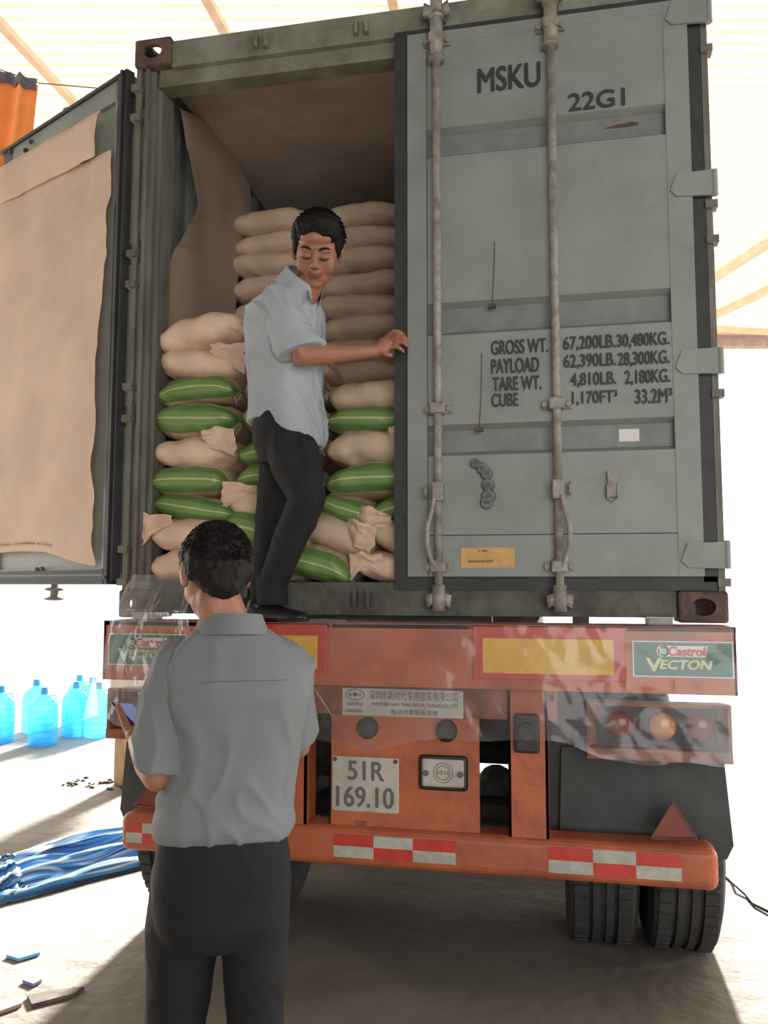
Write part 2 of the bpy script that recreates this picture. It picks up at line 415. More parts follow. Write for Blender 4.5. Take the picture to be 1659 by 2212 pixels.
# ---------------------------------------------------------------- the container
Z0 = 1.38; ZT = Z0+2.591; HW = 1.219; LEN = 6.058
con = thing('shipping_container', 'grey green twenty foot shipping container with one door open and sacks inside', 'container', (0, 0, Z0))
def cpart(o):
    o.parent = con; o.location = (0, 0, -Z0); return o
def cast(x0, y0, z0, sx, m=M_rust):
    """corner casting: hollow steel block with oval holes in its faces"""
    w, d, h = .178, .162, .118
    if z0 > 2: h = .13
    b = B(); b.rbox((x0, y0, z0), (x0+w, y0+d, z0+h), .012)
    o = b.out('corner_casting', m)
    cut = []
    for kind in ('hollow', 'front', 'side', 'top'):
        c = B()
        if kind == 'hollow': c.box((x0+.022, y0+.022, z0+.02), (x0+w-.022, y0+d-.022, z0+h-.02))
        elif kind == 'front': c.lathe([(.034, -.05), (.034, .06)], (0, 0, 0), 'y', 20); c.xf(Matrix.Translation((x0+w*.5, y0, z0+h*.5)) @ Matrix.Diagonal((1.3, 1, .95, 1)))
        elif kind == 'side': c.lathe([(.034, -.4), (.034, .4)], (0, 0, 0), 'x', 20); c.xf(Matrix.Translation((x0+w*.5, y0+d*.5, z0+h*.5)) @ Matrix.Diagonal((.3, 1.2, .95, 1)))
        else: c.lathe([(.034, -.08), (.034, .08)], (0, 0, 0), 'z', 20); c.xf(Matrix.Translation((x0+w*.5, y0+d*.5, z0+(h if z0 > 2 else 0))) @ Matrix.Diagonal((1, 1.5, .6, 1)))
        co = bpy.data.objects.new('cut', c.mesh()); COL.objects.link(co); cut.append(co)
        md = o.modifiers.new('b', 'BOOLEAN'); md.object = co; md.operation = 'DIFFERENCE'; md.solver = 'EXACT'
    dg = bpy.context.evaluated_depsgraph_get(); dg.update()
    me = bpy.data.meshes.new_from_object(o.evaluated_get(dg)); o.modifiers.clear(); o.data = me
    for c in cut: bpy.data.objects.remove(c)
    return cpart(o)
cast(-HW-.006, -.02, ZT-.125, 1); cast(HW-.172, -.02, ZT-.125, -1)
cast(-HW-.006, -.02, Z0, 1); cast(HW-.172, -.02, Z0, -1)
def post(sg):
    b = B()
    def bx(xa, xb, ya, yb, za=Z0+.11, zb=ZT-.11):
        if sg > 0: xa, xb = -xb, -xa
        b.box((xa, ya, za), (xb, yb, zb))
    bx(-HW, -1.195, .0, .16); bx(-1.195, -1.178, .022, .16); bx(-1.178, -1.16, .004, .16); bx(-1.16, -1.138, .03, .17); bx(-1.138, -1.118, .055, .17)
    for z in (Z0+.22, Z0+.93, Z0+1.53, Z0+2.3):   # hinge lugs
        bx(-1.235, -1.19, -.02, .03, z-.085, z-.055); bx(-1.235, -1.19, -.02, .03, z+.055, z+.085)
    return cpart(b.out('corner_post', M_post))
post(-1); post(1)
b = B(); b.box((-1.05, .0, ZT-.135), (1.05, .09, ZT-.012)); b.box((-1.12, .03, ZT-.205), (1.12, .12, ZT-.12))
for x in (-.62, -.17, .16, .62): b.box((x-.03, -.03, ZT-.11), (x-.015, .01, ZT-.05)); b.box((x+.015, -.03, ZT-.11), (x+.03, .01, ZT-.05))
cpart(b.out('header', M_cont))
b = B(); b.box((-1.045, .004, Z0+.018), (1.045, .10, Z0+.15)); b.box((-1.12, .06, Z0+.03), (1.12, .2, Z0+.148))
for x in (.16, .62, -.16, -.62): b.box((x-.035, -.03, Z0+.05), (x-.02, .01, Z0+.12)); b.box((x+.02, -.03, Z0+.05), (x+.035, .01, Z0+.12))
cpart(b.out('sill', M_contdark))
b = B(); b.box((-1.17, .12, Z0+.10), (1.17, LEN-.05, Z0+.148)); cpart(b.out('floor_deck', M_floorwood))
def sidewall(sg):
    b = B(); y = .16; prof = []
    while y < LEN-.16:
        prof += [(y, 0), (y+.07, 0), (y+.138, .036), (y+.208, .036)]; y += .276
    prof.append((LEN-.05, 0))
    A = [b.bm.verts.new((sg*(HW-.008-d), yy, Z0+.1)) for yy, d in prof]; C = [b.bm.verts.new((sg*(HW-.008-d), yy, ZT-.06)) for yy, d in prof]
    for i in range(len(prof)-1): b.bm.faces.new((A[i], A[i+1], C[i+1], C[i]))
    b.box((sg*HW-(.06 if sg > 0 else 0), .15, ZT-.07), (sg*HW+(.06 if sg < 0 else 0), LEN-.1, ZT-.01))
    b.box((sg*HW-(.05 if sg > 0 else 0), .15, Z0+.02), (sg*HW+(.05 if sg < 0 else 0), LEN-.1, Z0+.15))
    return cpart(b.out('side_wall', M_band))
sidewall(-1); sidewall(1)
b = B(); b.box((-HW+.01, .12, ZT-.03), (HW-.01, LEN-.02, ZT-.012)); cpart(b.out('roof_panel', M_cont))
b = B(); b.box((-1.16, .13, ZT-.075), (1.16, LEN-.1, ZT-.05)); cpart(b.out('ceiling_lining', M_inner))
b = B(); b.box((-HW, LEN-.06, Z0), (HW, LEN, ZT)); cpart(b.out('front_wall', M_contdark))

# --- closed right door
DZ0, DZ1 = Z0+.172, ZT-.155
door = B()
def bandprof():
    pts = [(-.028, DZ0)]
    for z0, z1 in ((2.03, 2.155), (2.52, 2.655), (3.27, 3.395)):
        pts += [(-.028, z0), (.006, z0+.018), (.006, z1-.018), (-.028, z1)]
    pts += [(-.028, DZ1)]
    return pts
pp = bandprof()
A = [door.bm.verts.new((.112, y, z)) for y, z in pp]; C = [door.bm.verts.new((1.052, y, z)) for y, z in pp]
for i in range(len(pp)-1): door.bm.faces.new((A[i], C[i], C[i+1], A[i+1]))
door.box((.03, -.031, DZ0), (.112, .03, DZ1)); door.box((1.052, -.031, DZ0), (1.142, .03, DZ1))
door.box((.03, -.0295, DZ1-.05), (1.14, .03, DZ1)); door.box((.1, .008, DZ0), (1.06, .03, DZ1))
door.box((.1, -.0295, DZ0), (1.06, .03, DZ0+.12))
rd = cpart(door.out('door', M_door)); rd['label'] = 'closed grey right hand door with locking rods and weight lettering'
def dpart(o, p=None):
    o.parent = p or rd; return o
g = B(); g.box((-.028, -.012, DZ0-.02), (.03, .05, DZ1+.03)); g.box((-.028, -.008, DZ1), (1.19, .05, DZ1+.035)); g.box((-.028, -.008, DZ0-.052), (1.19, .05, DZ0)); g.box((1.142, -.008, DZ0-.02), (1.192, .05, DZ1+.03))
dpart(g.out('gasket', M_gask))
# recesses coloured darker, their shade put into the paint
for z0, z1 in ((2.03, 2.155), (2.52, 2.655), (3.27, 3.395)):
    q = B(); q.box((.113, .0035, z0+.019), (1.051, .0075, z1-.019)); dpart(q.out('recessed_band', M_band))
def rod(x):
    b = B(); yr = -.062
    b.tube([(x, yr, Z0+.06), (x, yr, ZT-.03)], .0165, 14)
    b.tube([(x, yr, ZT-.30), (x, yr, ZT-.12)], .027, 14); b.tube([(x, yr, ZT-.305), (x, yr, ZT-.29)], .033, 14); b.tube([(x, yr, ZT-.125), (x, yr, ZT-.11)], .033, 14)
    b.tube([(x, yr, ZT-.09), (x, yr, ZT-.03)], .026, 12)
    b.tube([(x, yr, Z0+.04), (x, yr, Z0+.14)], .026, 12); b.tube([(x, yr, Z0+.19), (x, yr, Z0+.24)], .022, 12)
    for s in (-1, 1):   # cams
        b.poly([(x+s*.012, yr-.01, ZT-.075), (x+s*.05, yr-.01, ZT-.05), (x+s*.055, yr-.01, ZT-.1), (x+s*.02, yr-.01, ZT-.11)], (0, .03, 0))
        b.poly([(x+s*.012, yr-.01, Z0+.07), (x+s*.045, yr-.01, Z0+.05), (x+s*.05, yr-.01, Z0+.1), (x+s*.02, yr-.01, Z0+.11)], (0, .03, 0))
    ro = dpart(b.out('lock_rod', M_rod, None, True))
    for z in (2.215, ZT-.21, Z0+.21):
        k = B(); k.rbox((x-.03, yr-.026, z-.022), (x+.03, yr+.034, z+.022), .006)
        k.box((x-.055, -.042, z-.016), (x+.055, -.03, z+.016))
        for s in (-1, 1): k.lathe([(.011, -.055), (.011, -.04)], (x+s*.045, 0, z), 'y', 10)
        dpart(k.out('rod_bracket', M_rod))
    h = B(); s = 1 if x > .4 else -1
    h.rbox((x-.022, yr-.03, 1.845), (x+.022, yr+.02, 1.92), .005)
    h.tube([(x+s*.012, yr-.03, 1.86), (x+s*.022, yr-.035, 1.80), (x+s*.04, yr-.034, 1.74), (x+s*.04, yr-.03, 1.67), (x+s*.022, yr-.028, 1.61), (x+s*.01, yr-.02, 1.585)], [.008, .009, .010, .010, .009, .008], 8)
    h.lathe([(.026, -.005), (.026, .004)], (x+s*.045, yr, 1.885), 'x', 14)
    dpart(h.out('rod_handle', M_rod))
rod(.157); rod(.618)
for z in (3.755, 3.055, 2.36, 1.63):
    h = B(); h.poly([(1.06, -.040, z-.02), (1.085, -.040, z+.045), (1.225, -.040, z+.05), (1.225, -.040, z-.05), (1.085, -.040, z-.045)], (0, .012, 0))
    h.tube([(1.222, -.03, z-.05), (1.222, -.03, z+.05)], .014, 10); dpart(h.out('hinge', M_door))
k = B(); k.rbox((.80, -.045, 1.85), (.838, -.03, 1.945), .005); k.tube([(.80, -.045, 1.90), (.80, -.047, 1.85), (.819, -.05, 1.833), (.838, -.047, 1.85), (.838, -.045, 1.90)], .004, 8)
k.poly([(.802, -.046, 1.94), (.812, -.046, 1.932), (.822, -.046, 1.94), (.835, -.046, 1.932), (.838, -.046, 1.95), (.80, -.046, 1.952)], (0, .01, 0)); dpart(k.out('handle_catch', M_rod))
k = B()
for px_, pz, r_ in ((.30, 1.995, .02), (.328, 1.975, .024), (.345, 1.955, .026), (.35, 1.91, .027), (.352, 1.865, .03), (.345, 1.84, .027)):
    k.lathe([(r_, -.036), (r_*.8, -.046), (r_*.35, -.047), (r_*.3, -.04)], (px_, 0, pz), 'y', 16)
dpart(k.out('handle_catch', mat('oxidised catch paint', (.14, .165, .155), .7, .25, 30)))
for s_, x0, z1, x1, z0 in (('MSKU', .325, 3.627, .574, 3.525), ('22G1', .685, 3.475, .90, 3.403),
        ('GROSS WT.', .368, 2.484, .588, 2.428), ('PAYLOAD', .368, 2.410, .552, 2.352), ('TARE WT.', .372, 2.336, .56, 2.282), ('CUBE', .368, 2.271, .470, 2.219),
        ('67,200LB.', .648, 2.484, .842, 2.425), ('30,480KG.', .850, 2.482, 1.04, 2.425),
        ('62,390LB.', .648, 2.412, .842, 2.354), ('28,300KG.', .852, 2.410, 1.04, 2.352),
        ('4,810LB.', .672, 2.338, .842, 2.281), ('2,180KG.', .876, 2.338, 1.04, 2.279),
        ('1,170FT\u00b3', .677, 2.265, .845, 2.21), ('33.2M\u00b3', .912, 2.263, 1.045, 2.208)):
    dpart(text(s_, x0, z0, x1, z1, -.0335, M_letter, None, bold=.012))
k = B(); k.box((.242, -.0315, 1.586), (.45, -.029, 1.664)); st = k.out('label_sticker', M_stick); st['label'] = 'orange label sticker'; dpart(st)
text('H  HDX', .31, 1.648, .345, 1.656, -.0325, M_letter, rd); text('Maintained under ACEP', .27, 1.607, .365, 1.617, -.0325, M_letter, rd)
k = B(); k.box((.851, .001, 2.07), (.926, .004, 2.118)); st = k.out('label_sticker', M_white); st['label'] = 'small white paper label'; dpart(st)
k = B(); k.poly([(.82, .002, 3.335), (.86, .002, 3.345), (.93, .002, 3.352), (.955, .002, 3.345), (.95, .002, 3.335), (.88, .002, 3.332)], (0, .003, 0)); dpart(k.out('scuff_mark', M_rust))
k = B(); k.box((.113, -.0290, 1.712), (1.051, -.0278, 1.716)); k.box((.1105, -.0322, DZ0), (.1135, -.0305, DZ1)); dpart(k.out('panel_seam', M_gask))
# small padlock seals with wires hanging from the panel
for x, z, l_ in ((.385, 2.63, .26), (.33, 2.135, .30)):
    k = B(); k.tube([(x, -.034, z+l_), (x-.003, -.04, z+l_*.5), (x-.012, -.034, z)], .0016, 5); k.rbox((x-.028, -.045, z-.014), (x+.004, -.03, z+.004), .003)
    dpart(k.out('seal_wire', M_rust))

# --- open left door, swung right round on its hinges; inner face towards the camera
HX = -1.245; DIR = V((-.89, .456, 0)).normalized(); NRM = V((-DIR.y*-1, DIR.x, 0)); NRM = V((-.456, -.89, 0)).normalized()
Rm = Matrix(((DIR.x, NRM.x, 0, HX), (DIR.y, NRM.y, 0, 0), (0, 0, 1, 0), (0, 0, 0, 1)))   # local: x along the door, y out of the inner face
b = B(); W_ = 1.17; D0, D1 = Z0+.152, ZT-.125
b.box((.03, -.045, D0), (W_, -.02, D1))
b.box((.03, -.05, D0), (.12, .0, D1)); b.box((W_-.10, -.05, D0), (W_, .0, D1)); b.box((.03, -.05, D1-.10), (W_, .0, D1)); b.box((.03, -.05, D0), (W_, .0, D0+.06))
b.xf(Rm); ld = cpart(b.out('door', M_door)); ld['label'] = 'open left hand door swung outward, inner side facing out'
b = B()
for i, (t, y) in enumerate(((.0, .012), (.022, .022), (.05, .012))):
    b.box((.022+t, -.03, D0-.012), (.037+t, y, D1+.012)); b.box((.022+t, -.03, D0-.012+t), (W_+.02, y, D0+.003+t))
b.box((.03, -.03, D1-.005), (W_+.02, .012, D1+.012)); b.xf(Rm); o = dpart(b.out('gasket', M_gask), ld)
for s_, z in ((.88, 3.83), (.93, 3.80), (1.09, 3.845), (.605, 1.592), (.65, 1.59)):
    b = B(); b.lathe([(.012, .0), (.012, .012), (.004, .014)], (s_, 0, z if z < 2 else z-.02), 'y', 10)
    b.xf(Rm); dpart(b.out('bolt', M_rust), ld)
for s_ in (.62,):
    b = B(); b.tube([(s_, -.07, D0-.09), (s_, -.07, D1+.06)], .017, 12)
    b.lathe([(.018, -.09), (.045, -.085), (.05, -.08), (.02, -.07), (.018, -.045), (.045, -.04), (.042, -.03), (.018, -.025)], (s_, -.07, D0), 'z', 14)
    b.lathe([(.018, .03), (.04, .035), (.02, .045), (.02, .07), (.045, .075), (.02, .085)], (s_, -.07, D1-.01), 'z', 14)
    b.xf(Rm); dpart(b.out('lock_rod', M_rod, None, True), ld)
for z in (3.72, 3.0, 2.26, 1.62):
    b = B(); b.box((-.035, -.045, z-.045), (.06, -.03, z+.045)); b.tube([(-.03, -.038, z-.05), (-.03, -.038, z+.05)], .013, 10); b.xf(Rm); dpart(b.out('hinge', M_rust), ld)

# kraft sheet hung over the inner face of the open door, with a rolled-over flap at the top
pb = B()
def psheet(u, v):
    s_ = .135+u*1.03; zt = 3.50+.1*u; z = zt-v*(zt-(1.60+.05*math.sin(u*2.4)))
    if v > .97 and u > .12: z += .03*min(1, (u-.12)*4)
    y = .020+.014*math.sin(z*3+s_*2)+.03*abs(nz((s_*2.2, z*3.4+s_*2, .3), 1))+.02*abs(nz((s_*1, (z+s_*.3)*6, 2), 1))
    edge = max(0, 1-u*9); s_ += -.02*edge*math.sin(z*2.2+.6)
    return Rm@V((s_, y, z))
pb.grid(psheet, 50, 90)
def pflap(u, v):
    a = -1.2+v*3.6; rr = .105+.008*nz((u*4, v*2, 0), 1)
    s_ = .20+u*.97; zc = 3.575+.06*u
    if v > .8: return Rm@V((s_, .02+rr*.3+(1-v)*.12, zc-.10-(v-.8)*.45+.004*nz((u*20, 1, 1), 1)))
    return Rm@V((s_, .03+.045*math.cos(a)+.02, zc+rr*math.sin(-a+1.2)*.9))
pb2 = B(); 
def pflap2(u, v):
    s_ = .195+u*.98; zt = 3.705+.035*u
    prof = [(.012, 0), (.045, -.004), (.062, -.04), (.055, -.10), (.045, -.16), (.04, -.21)]
    t = v*(len(prof)-1); i = min(int(t), len(prof)-2); f = t-i
    y = prof[i][0]*(1-f)+prof[i+1][0]*f; dz = prof[i][1]*(1-f)+prof[i+1][1]*f
    ex = -.05*max(0, 1-abs(v-.35)*3)*max(0, 1-u*10)
    return Rm@V((s_-(.06*v*v-.02 if u < .02 else 0)*0+ex+.05*v*(1-u)*.4, y+.01*nz((u*5, v*1.5, 3), 1), zt+dz+.006*nz((u*14, v, 7), 1)*v))
pb2.grid(pflap2, 60, 24)
kp = thing('kraft_paper_sheet', 'large pinkish kraft paper sheet hanging over the open left door', 'paper', Rm@V((.6, 0, 1.6)))
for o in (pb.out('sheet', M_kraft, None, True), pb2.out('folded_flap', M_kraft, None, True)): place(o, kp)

# kraft liner sagging off the inner left wall
lb = B()
bound_l = [(3.80, .25), (3.60, .28), (3.38, .37), (3.25, .30), (3.11, .24), (2.84, .165), (2.55, .16), (2.3, .2)]
bound_r = [(3.93, .63), (3.89, .88), (3.85, 1.13), (3.75, 1.17), (3.38, 1.0), (3.0, .95), (2.6, .95), (2.3, .95)]
def liner(u, v):
    t = v*7; i = min(int(t), 6); f = t-i
    f2 = f*f*(3-2*f)
    zl, yl = [bound_l[i][k]*(1-f2)+bound_l[i+1][k]*f2 for k in (0, 1)]; zr, yr = [bound_r[i][k]*(1-f2)+bound_r[i+1][k]*f2 for k in (0, 1)]
    z = zl+(zr-zl)*u; y = yl+(yr-yl)*u
    z = min(z, 3.9)
    return V((-1.135+.055*(1-u)**2*math.sin(min(1, v*1.6)*PI)+.02*nz((y*3, z*2, 1), 1)+.02*u, y, z))
lb.grid(liner, 36, 60)
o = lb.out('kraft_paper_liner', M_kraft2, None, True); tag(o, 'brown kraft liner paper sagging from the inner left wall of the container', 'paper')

# ---------------------------------------------------------------- sacks
def sack(kind, x0, x1, zt, zb, yf, depth=.42, tilt=0, seed=0, label='', flap=0, group=None, tears=0):
    rnd = random.Random(seed); Lx = (x1-x0)/2*1.04; H = (zt-zb)/2*1.15; Wd = depth/2
    c = V(((x0+x1)/2, yf+Wd, (zt+zb)/2)); o1, o2 = rnd.uniform(0, 50), rnd.uniform(0, 50)
    nu, nv = 44, 46
    def fn(a, t):
        th = 2*PI*a; u = -1+2*t
        au = abs(u)
        hh = H*(max(0, 1-au**4.2))**.60+.006; ww = Wd*(1-.14*au**5)
        ca, sa = math.cos(th), math.sin(th)
        e = 2/2.7
        y = ww*math.copysign(abs(ca)**e, ca); z = hh*math.copysign(abs(sa)**e, sa)
        x = Lx*u*(1+.02*nz((y*6, 0, u), 1, o2))
        p = V((x, y, z)); k = .5+.5*au
        # sagging filling, pinches at the sewn ends, creases
        n1 = nz(p, 6, o1)*.016+nz(p, 15, o2)*.010-abs(nz((x*9+z*14, y*6, z*5), 1, o2))*.010+.004
        cr = -abs(nz((x*16+z*12, y*5, z*9), 1, o1+3))*.022*au**1.3
        pl = math.sin(th*11+nz(p, 9, o1)*4)*.0045*au**3*(1-au**8)
        s = 1+(n1+cr+pl)/max(hh, .03)*.8
        p.y += (n1+cr)*(1 if ca > 0 else -1)*.7; p.z *= s
        p.z += .012*math.sin(u*2.2+o1)*k-.012*au**3
        # draw the corners in and down at the ends
        p.x -= math.copysign(.02*(abs(ca)**6)*au**4, u)*(1 if kind != 'x' else 0)
        return p
    # th=0 is +y (away), front band centre must sit at uv .75/.25: rotate so front (-y) is v=.5 -> shift
    def fn2(a, t): return fn((a+.25) % 1, t)
    b = B(); b.grid(fn2, nu, nv, True, 'sack')
    bm = b.bm
    # close both ends
    bmesh.ops.holes_fill(bm, edges=[e for e in bm.edges if e.is_boundary], sides=0)
    R = Matrix.Rotation(math.radians(tilt), 4, 'Y') @ Matrix.Rotation(rnd.uniform(-.04, .04), 4, 'Z')
    m = {'g': M_sackgreen, 'b': M_sack, 'p': M_sackpink}[kind]
    b.xf(R); o = b.out('rice_sack', m, None, True); o.location = c
    tag(o, label, 'sack', group)
    if flap:
        # loose paper mouth of the sack sticking out past the stitching at one end (+1 right, -1 left)
        sgn = 1 if flap > 0 else -1; fl = abs(flap)
        f = B()
        def ff(a, t):
            w = (a-.5)*2; y = -Wd*.98+Wd*.9*t*.25; x = sgn*(Lx*(.30+.78*a)); 
            zz = H*(.98-1.35*t*(.45+.55*a))
            y -= .012+.03*math.sin(a*PI)*fl+.02*nz((a*3, t*3, seed), 1)+.01*nz((a*8, t*7, seed), 1)
            return V((x-sgn*.03*t*nz((t*4, a, seed), 1), y-.02*t*fl, zz-.03*a*t+.02*nz((a*2.5, t*1.5, seed+5), 1)))
        f.grid(ff, 16, 16); f.xf(R); fo = f.out('mouth_flap', M_sackpink, o, True); fo['label'] = 'loose crumpled paper flap'
    if kind == 'g' and not flap:
        f = B(); e = V((Lx*.98, -Wd*.6, -.01))
        f.tube([e, e+V((.015, -.02, -.02)), e+V((.005, -.03, -.045)), e+V((-.01, -.028, -.03)), e+V((0, -.03, -.06))], .0018, 5); f.xf(R); f.out('stitching_thread', M_thread, o)
    return o
GF, GR = 'rice sacks in the front stack by the sill', 'rice sacks in the rear stack'
SK = [
 ('p', -1.135, -.745, 2.715, 2.585, .06, -9, 0, 'kraft sack topmost of the left front column, bright pinkish paper'),
 ('p', -1.13, -.74, 2.565, 2.445, .06, 3, .8, 'pinkish kraft sack with loose flap, second from the top of the left front column'),
 ('g', -1.13, -.755, 2.435, 2.325, .06, 0, 0, 'green banded sack third from the top of the left front column'),
 ('g', -1.14, -.755, 2.315, 2.185, .05, 3, 0, 'plump green banded sack, fourth from the top of the left front column'),
 ('p', -1.14, -.765, 2.170, 2.045, .05, -3, 1.2, 'pinkish kraft sack with crumpled mouth flap between two green ones at left'),
 ('g', -1.14, -.79, 2.040, 1.915, .04, 6, 0, 'green banded sack tilted down to the right below the crumpled kraft sack'),
 ('g', -1.13, -.74, 1.905, 1.805, .05, 7, 0, 'green banded sack third from the bottom of the left column'),
 ('p', -1.13, -.80, 1.80, 1.675, .02, 6, -1.2, 'orange brown kraft sack with torn paper mouth poking over the left post'),
 ('p', -1.13, -.78, 1.67, 1.535, .02, 2, 0, 'orange brown kraft sack at the bottom left, pointed corner to the post'),
 ('p', -.735, -.36, 2.56, 2.445, .09, 3, 0, 'kraft sack top of the middle column, behind the standing man\'s back'),
 ('g', -.735, -.36, 2.435, 2.325, .08, -2, 0, 'green banded sack behind the standing man\'s shirt hem, second in the middle column'),
 ('g', -.74, -.36, 2.31, 2.19, .08, 0, 0, 'green banded sack behind the standing man\'s belt'),
 ('g', -.75, -.37, 2.17, 2.055, .07, -8, 0, 'green banded sack tilted up to the right beside the man\'s hip'),
 ('g', -.76, -.38, 2.04, 1.93, .07, 0, 0, 'green banded sack lying level beside the man\'s thigh'),
 ('b', -.78, -.38, 1.925, 1.805, .06, 8, -.6, 'tan kraft sack with small flap beside the man\'s knee'),
 ('g', -.80, -.40, 1.80, 1.665, .03, 20, 0, 'green banded sack sloping steeply down to the right between the two men'),
 ('b', -.76, -.42, 1.655, 1.535, .08, 2, 0, 'tan sack at the floor hidden behind the near man\'s head'),
 ('b', -.35, .06, 2.395, 2.285, .12, 4, 0, 'dull tan sack just under the standing man\'s forearm by the door edge'),
 ('g', -.355, .07, 2.28, 2.175, .10, 0, 0, 'shaded green banded sack under the dull tan one at the door edge'),
 ('b', -.35, .07, 2.165, 2.035, .07, 0, .7, 'plump tan sack between two green ones at the door edge'),
 ('g', -.35, .08, 2.025, 1.90, .06, 3, 0, 'long green banded sack beside the man\'s bent knee at the door edge'),
 ('g', -.37, -.13, 1.895, 1.785, .05, 16, 0, 'short green banded sack sloping down to the right beside the knee'),
 ('g', -.16, .16, 1.90, 1.79, .07, -6, 0, 'green banded sack half hidden by the closed door, above the ringed kraft flap'),
 ('b', -.46, -.14, 1.80, 1.665, .05, 15, 1.0, 'tan sack with wide folded paper flap beside the man\'s shin'),
 ('b', -.19, .15, 1.775, 1.65, .05, 22, -1.2, 'tan sack with ring stamped paper flap at the door edge'),
 ('g', -.555, -.215, 1.665, 1.545, -.0, 17, 0, 'green banded sack with knotted thread lying on the sill by the man\'s feet'),
 ('p', -.20, .14, 1.64, 1.54, .03, 0, -.6, 'small kraft paper mouthed sack at the floor against the closed door'),
]
for i, (k, x0, x1, zt, zb, yf, ti, fl, lab) in enumerate(SK):
    sack(k, x0, x1, zt, zb, yf, .42, ti, 100+i, lab, fl, GF)
zr = 3.605; R3 = ('left', 'middle', 'right')
ordn = ['topmost', 'second from the top', 'third from the top', 'fourth from the top', 'fifth from the top', 'sixth from the top', 'seventh from the top', 'eighth from the top', 'ninth from the top', 'tenth from the top']
for c_, (x0, x1, n_, off) in enumerate(((-1.15, -.66, 8, .0), (-.66, -.165, 10, -.01), (-.16, .34, 10, -.06))):
    for i in range(17):
        zt = zr+off-.126*i
        if zt-.126 < 1.53: break
        vis = i < n_
        if not vis: continue
        col_ = 'in the left column' if c_ == 0 else ('in the column behind the man' if c_ == 1 else 'in the column beside the closed door')
        sack('b', x0, x1, zt, zt-.126, .92+.02*math.sin(i*2.1+c_), .5, random.Random(i*3+c_).uniform(-1.5, 1.5), 300+i*7+c_,
             'tan rear sack, %s %s' % (ordn[i], col_), 0, GR)
# the rear stack rests on the deeper sacks of the lower layer, front sacks cover them
for c_, (x0, x1) in enumerate(((-1.15, -.66), (-.66, -.165), (-.16, .34))):
    top = (3.605-.126*8, 3.595-.126*10, 3.545-.126*10)[c_]; n_ = int(round((top-1.53)/.125)); h_ = (top-1.53)/n_
    for i in range(n_):
        sack('b', x0, x1, top-h_*i, top-h_*(i+1), .92, .5, 0, 500+i*7+c_, 'tan sack in the hidden lower part of the rear stack', 0, 'hidden lower sacks of the rear stack')
for c_, (x0, x1) in enumerate(((-.95, -.45), (-.42, .08))):
    o = sack('b', x0, x1, 3.66, 3.54, 1.46, .5, 2, 700+c_, ('dark sack just showing over the rear stack, left of the man\'s head', 'dark sack just showing over the rear stack, right of the man\'s head')[c_], 0, 'dark sacks of the deepest row')
    for i in range(16): 
        h_ = (3.54-1.53)/16
        if False: pass

# ---------------------------------------------------------------- trailer
tr = thing('trailer', 'orange skeletal container trailer carrying the grey container', 'trailer', (0, 0, 0))
def tp(b, name, m, parent=tr, smooth=False, label=None):
    o = b.out(name, m, parent, smooth)
    if label: o['label'] = label
    return o
b = B(); b.rbox((-1.205, -.16, 1.136), (1.217, -.148, 1.373), .003); b.box((-1.205, -.16, 1.355), (1.217, .06, 1.373)); b.box((-1.205, -.155, 1.136), (1.217, .02, 1.150))
b.box((-1.205, -.16, 1.136), (-1.195, .06, 1.373)); b.box((1.207, -.16, 1.136), (1.217, .06, 1.373)); b.box((-.25, -.163, 1.136), (-.243, -.155, 1.373)); b.box((.843, -.163, 1.136), (.849, -.155, 1.373))
bb = tp(b, 'bumper_beam', M_orange)
for x0, x1, ix0, ix1 in ((.299, .842, .335, .802), (-.80, -.262, -.762, -.298)):
    b = B(); b.rbox((x0, -.168, 1.176), (x1, -.160, 1.367), .003); r_ = tp(b, 'reflector_sign', M_red, tr, label='red bordered yellow rear marking plate')
    b = B(); b.box((ix0, -.1705, 1.198), (ix1, -.1675, 1.324)); tp(b, 'yellow_panel', M_yellow, r_)
for x0 in (-1.176, .872):
    b = B(); b.box((x0-.005, -.1635, 1.196), (x0+.335, -.160, 1.322)); st = tp(b, 'oil_sticker', M_stwhite, tr, label='green sticker with white and red lettering')
    b = B(); b.box((x0, -.165, 1.200), (x0+.33, -.1625, 1.318)); tp(b, 'green_ground', M_stgreen, st)
    b = B(); b.poly([(x0+.10, -.1665, 1.268), (x0+.24, -.1665, 1.268), (x0+.25, -.1665, 1.306), (x0+.09, -.1665, 1.306)], (0, .0015, 0)); b.lathe([(.021, -.1665), (.021, -.165)], (x0+.098, 0, 1.287), 'y', 24); tp(b, 'logo_ground', M_stwhite, st)
    b = B(); b.lathe([(.017, -.1672), (.017, -.1665)], (x0+.098, 0, 1.287), 'y', 20); tp(b, 'logo_disc', M_stgreen, st)
    b = B(); b.box((x0+.092, -.1684, 1.291), (x0+.110, -.167, 1.295)); b.box((x0+.092, -.1684, 1.2845), (x0+.112, -.167, 1.2885)); b.box((x0+.092, -.1684, 1.278), (x0+.110, -.167, 1.282)); b.box((x0+.088, -.1684, 1.278), (x0+.092, -.167, 1.302)); tp(b, 'logo_mark', M_stwhite, st)
    text('Castrol', x0+.118, 1.272, x0+.242, 1.303, -.167, M_stred, st, bold=.03, shear=.15)
    text('V', x0+.042, 1.216, x0+.092, 1.262, -.1655, M_olive, st, bold=.03)
    text('ECTON', x0+.088, 1.225, x0+.262, 1.256, -.1655, M_olive, st, bold=.035, shear=.2)
b = B(); b.box((-.55, -.10, 1.02), (.60, -.02, 1.136)); tp(b, 'crossmember', M_orangedirty)
b = B(); b.rbox((-.215, -.108, 1.017), (.255, -.1, 1.123), .004); mp_ = tp(b, 'maker_plate', M_plate, tr, label='off white maker plate with chinese lettering')
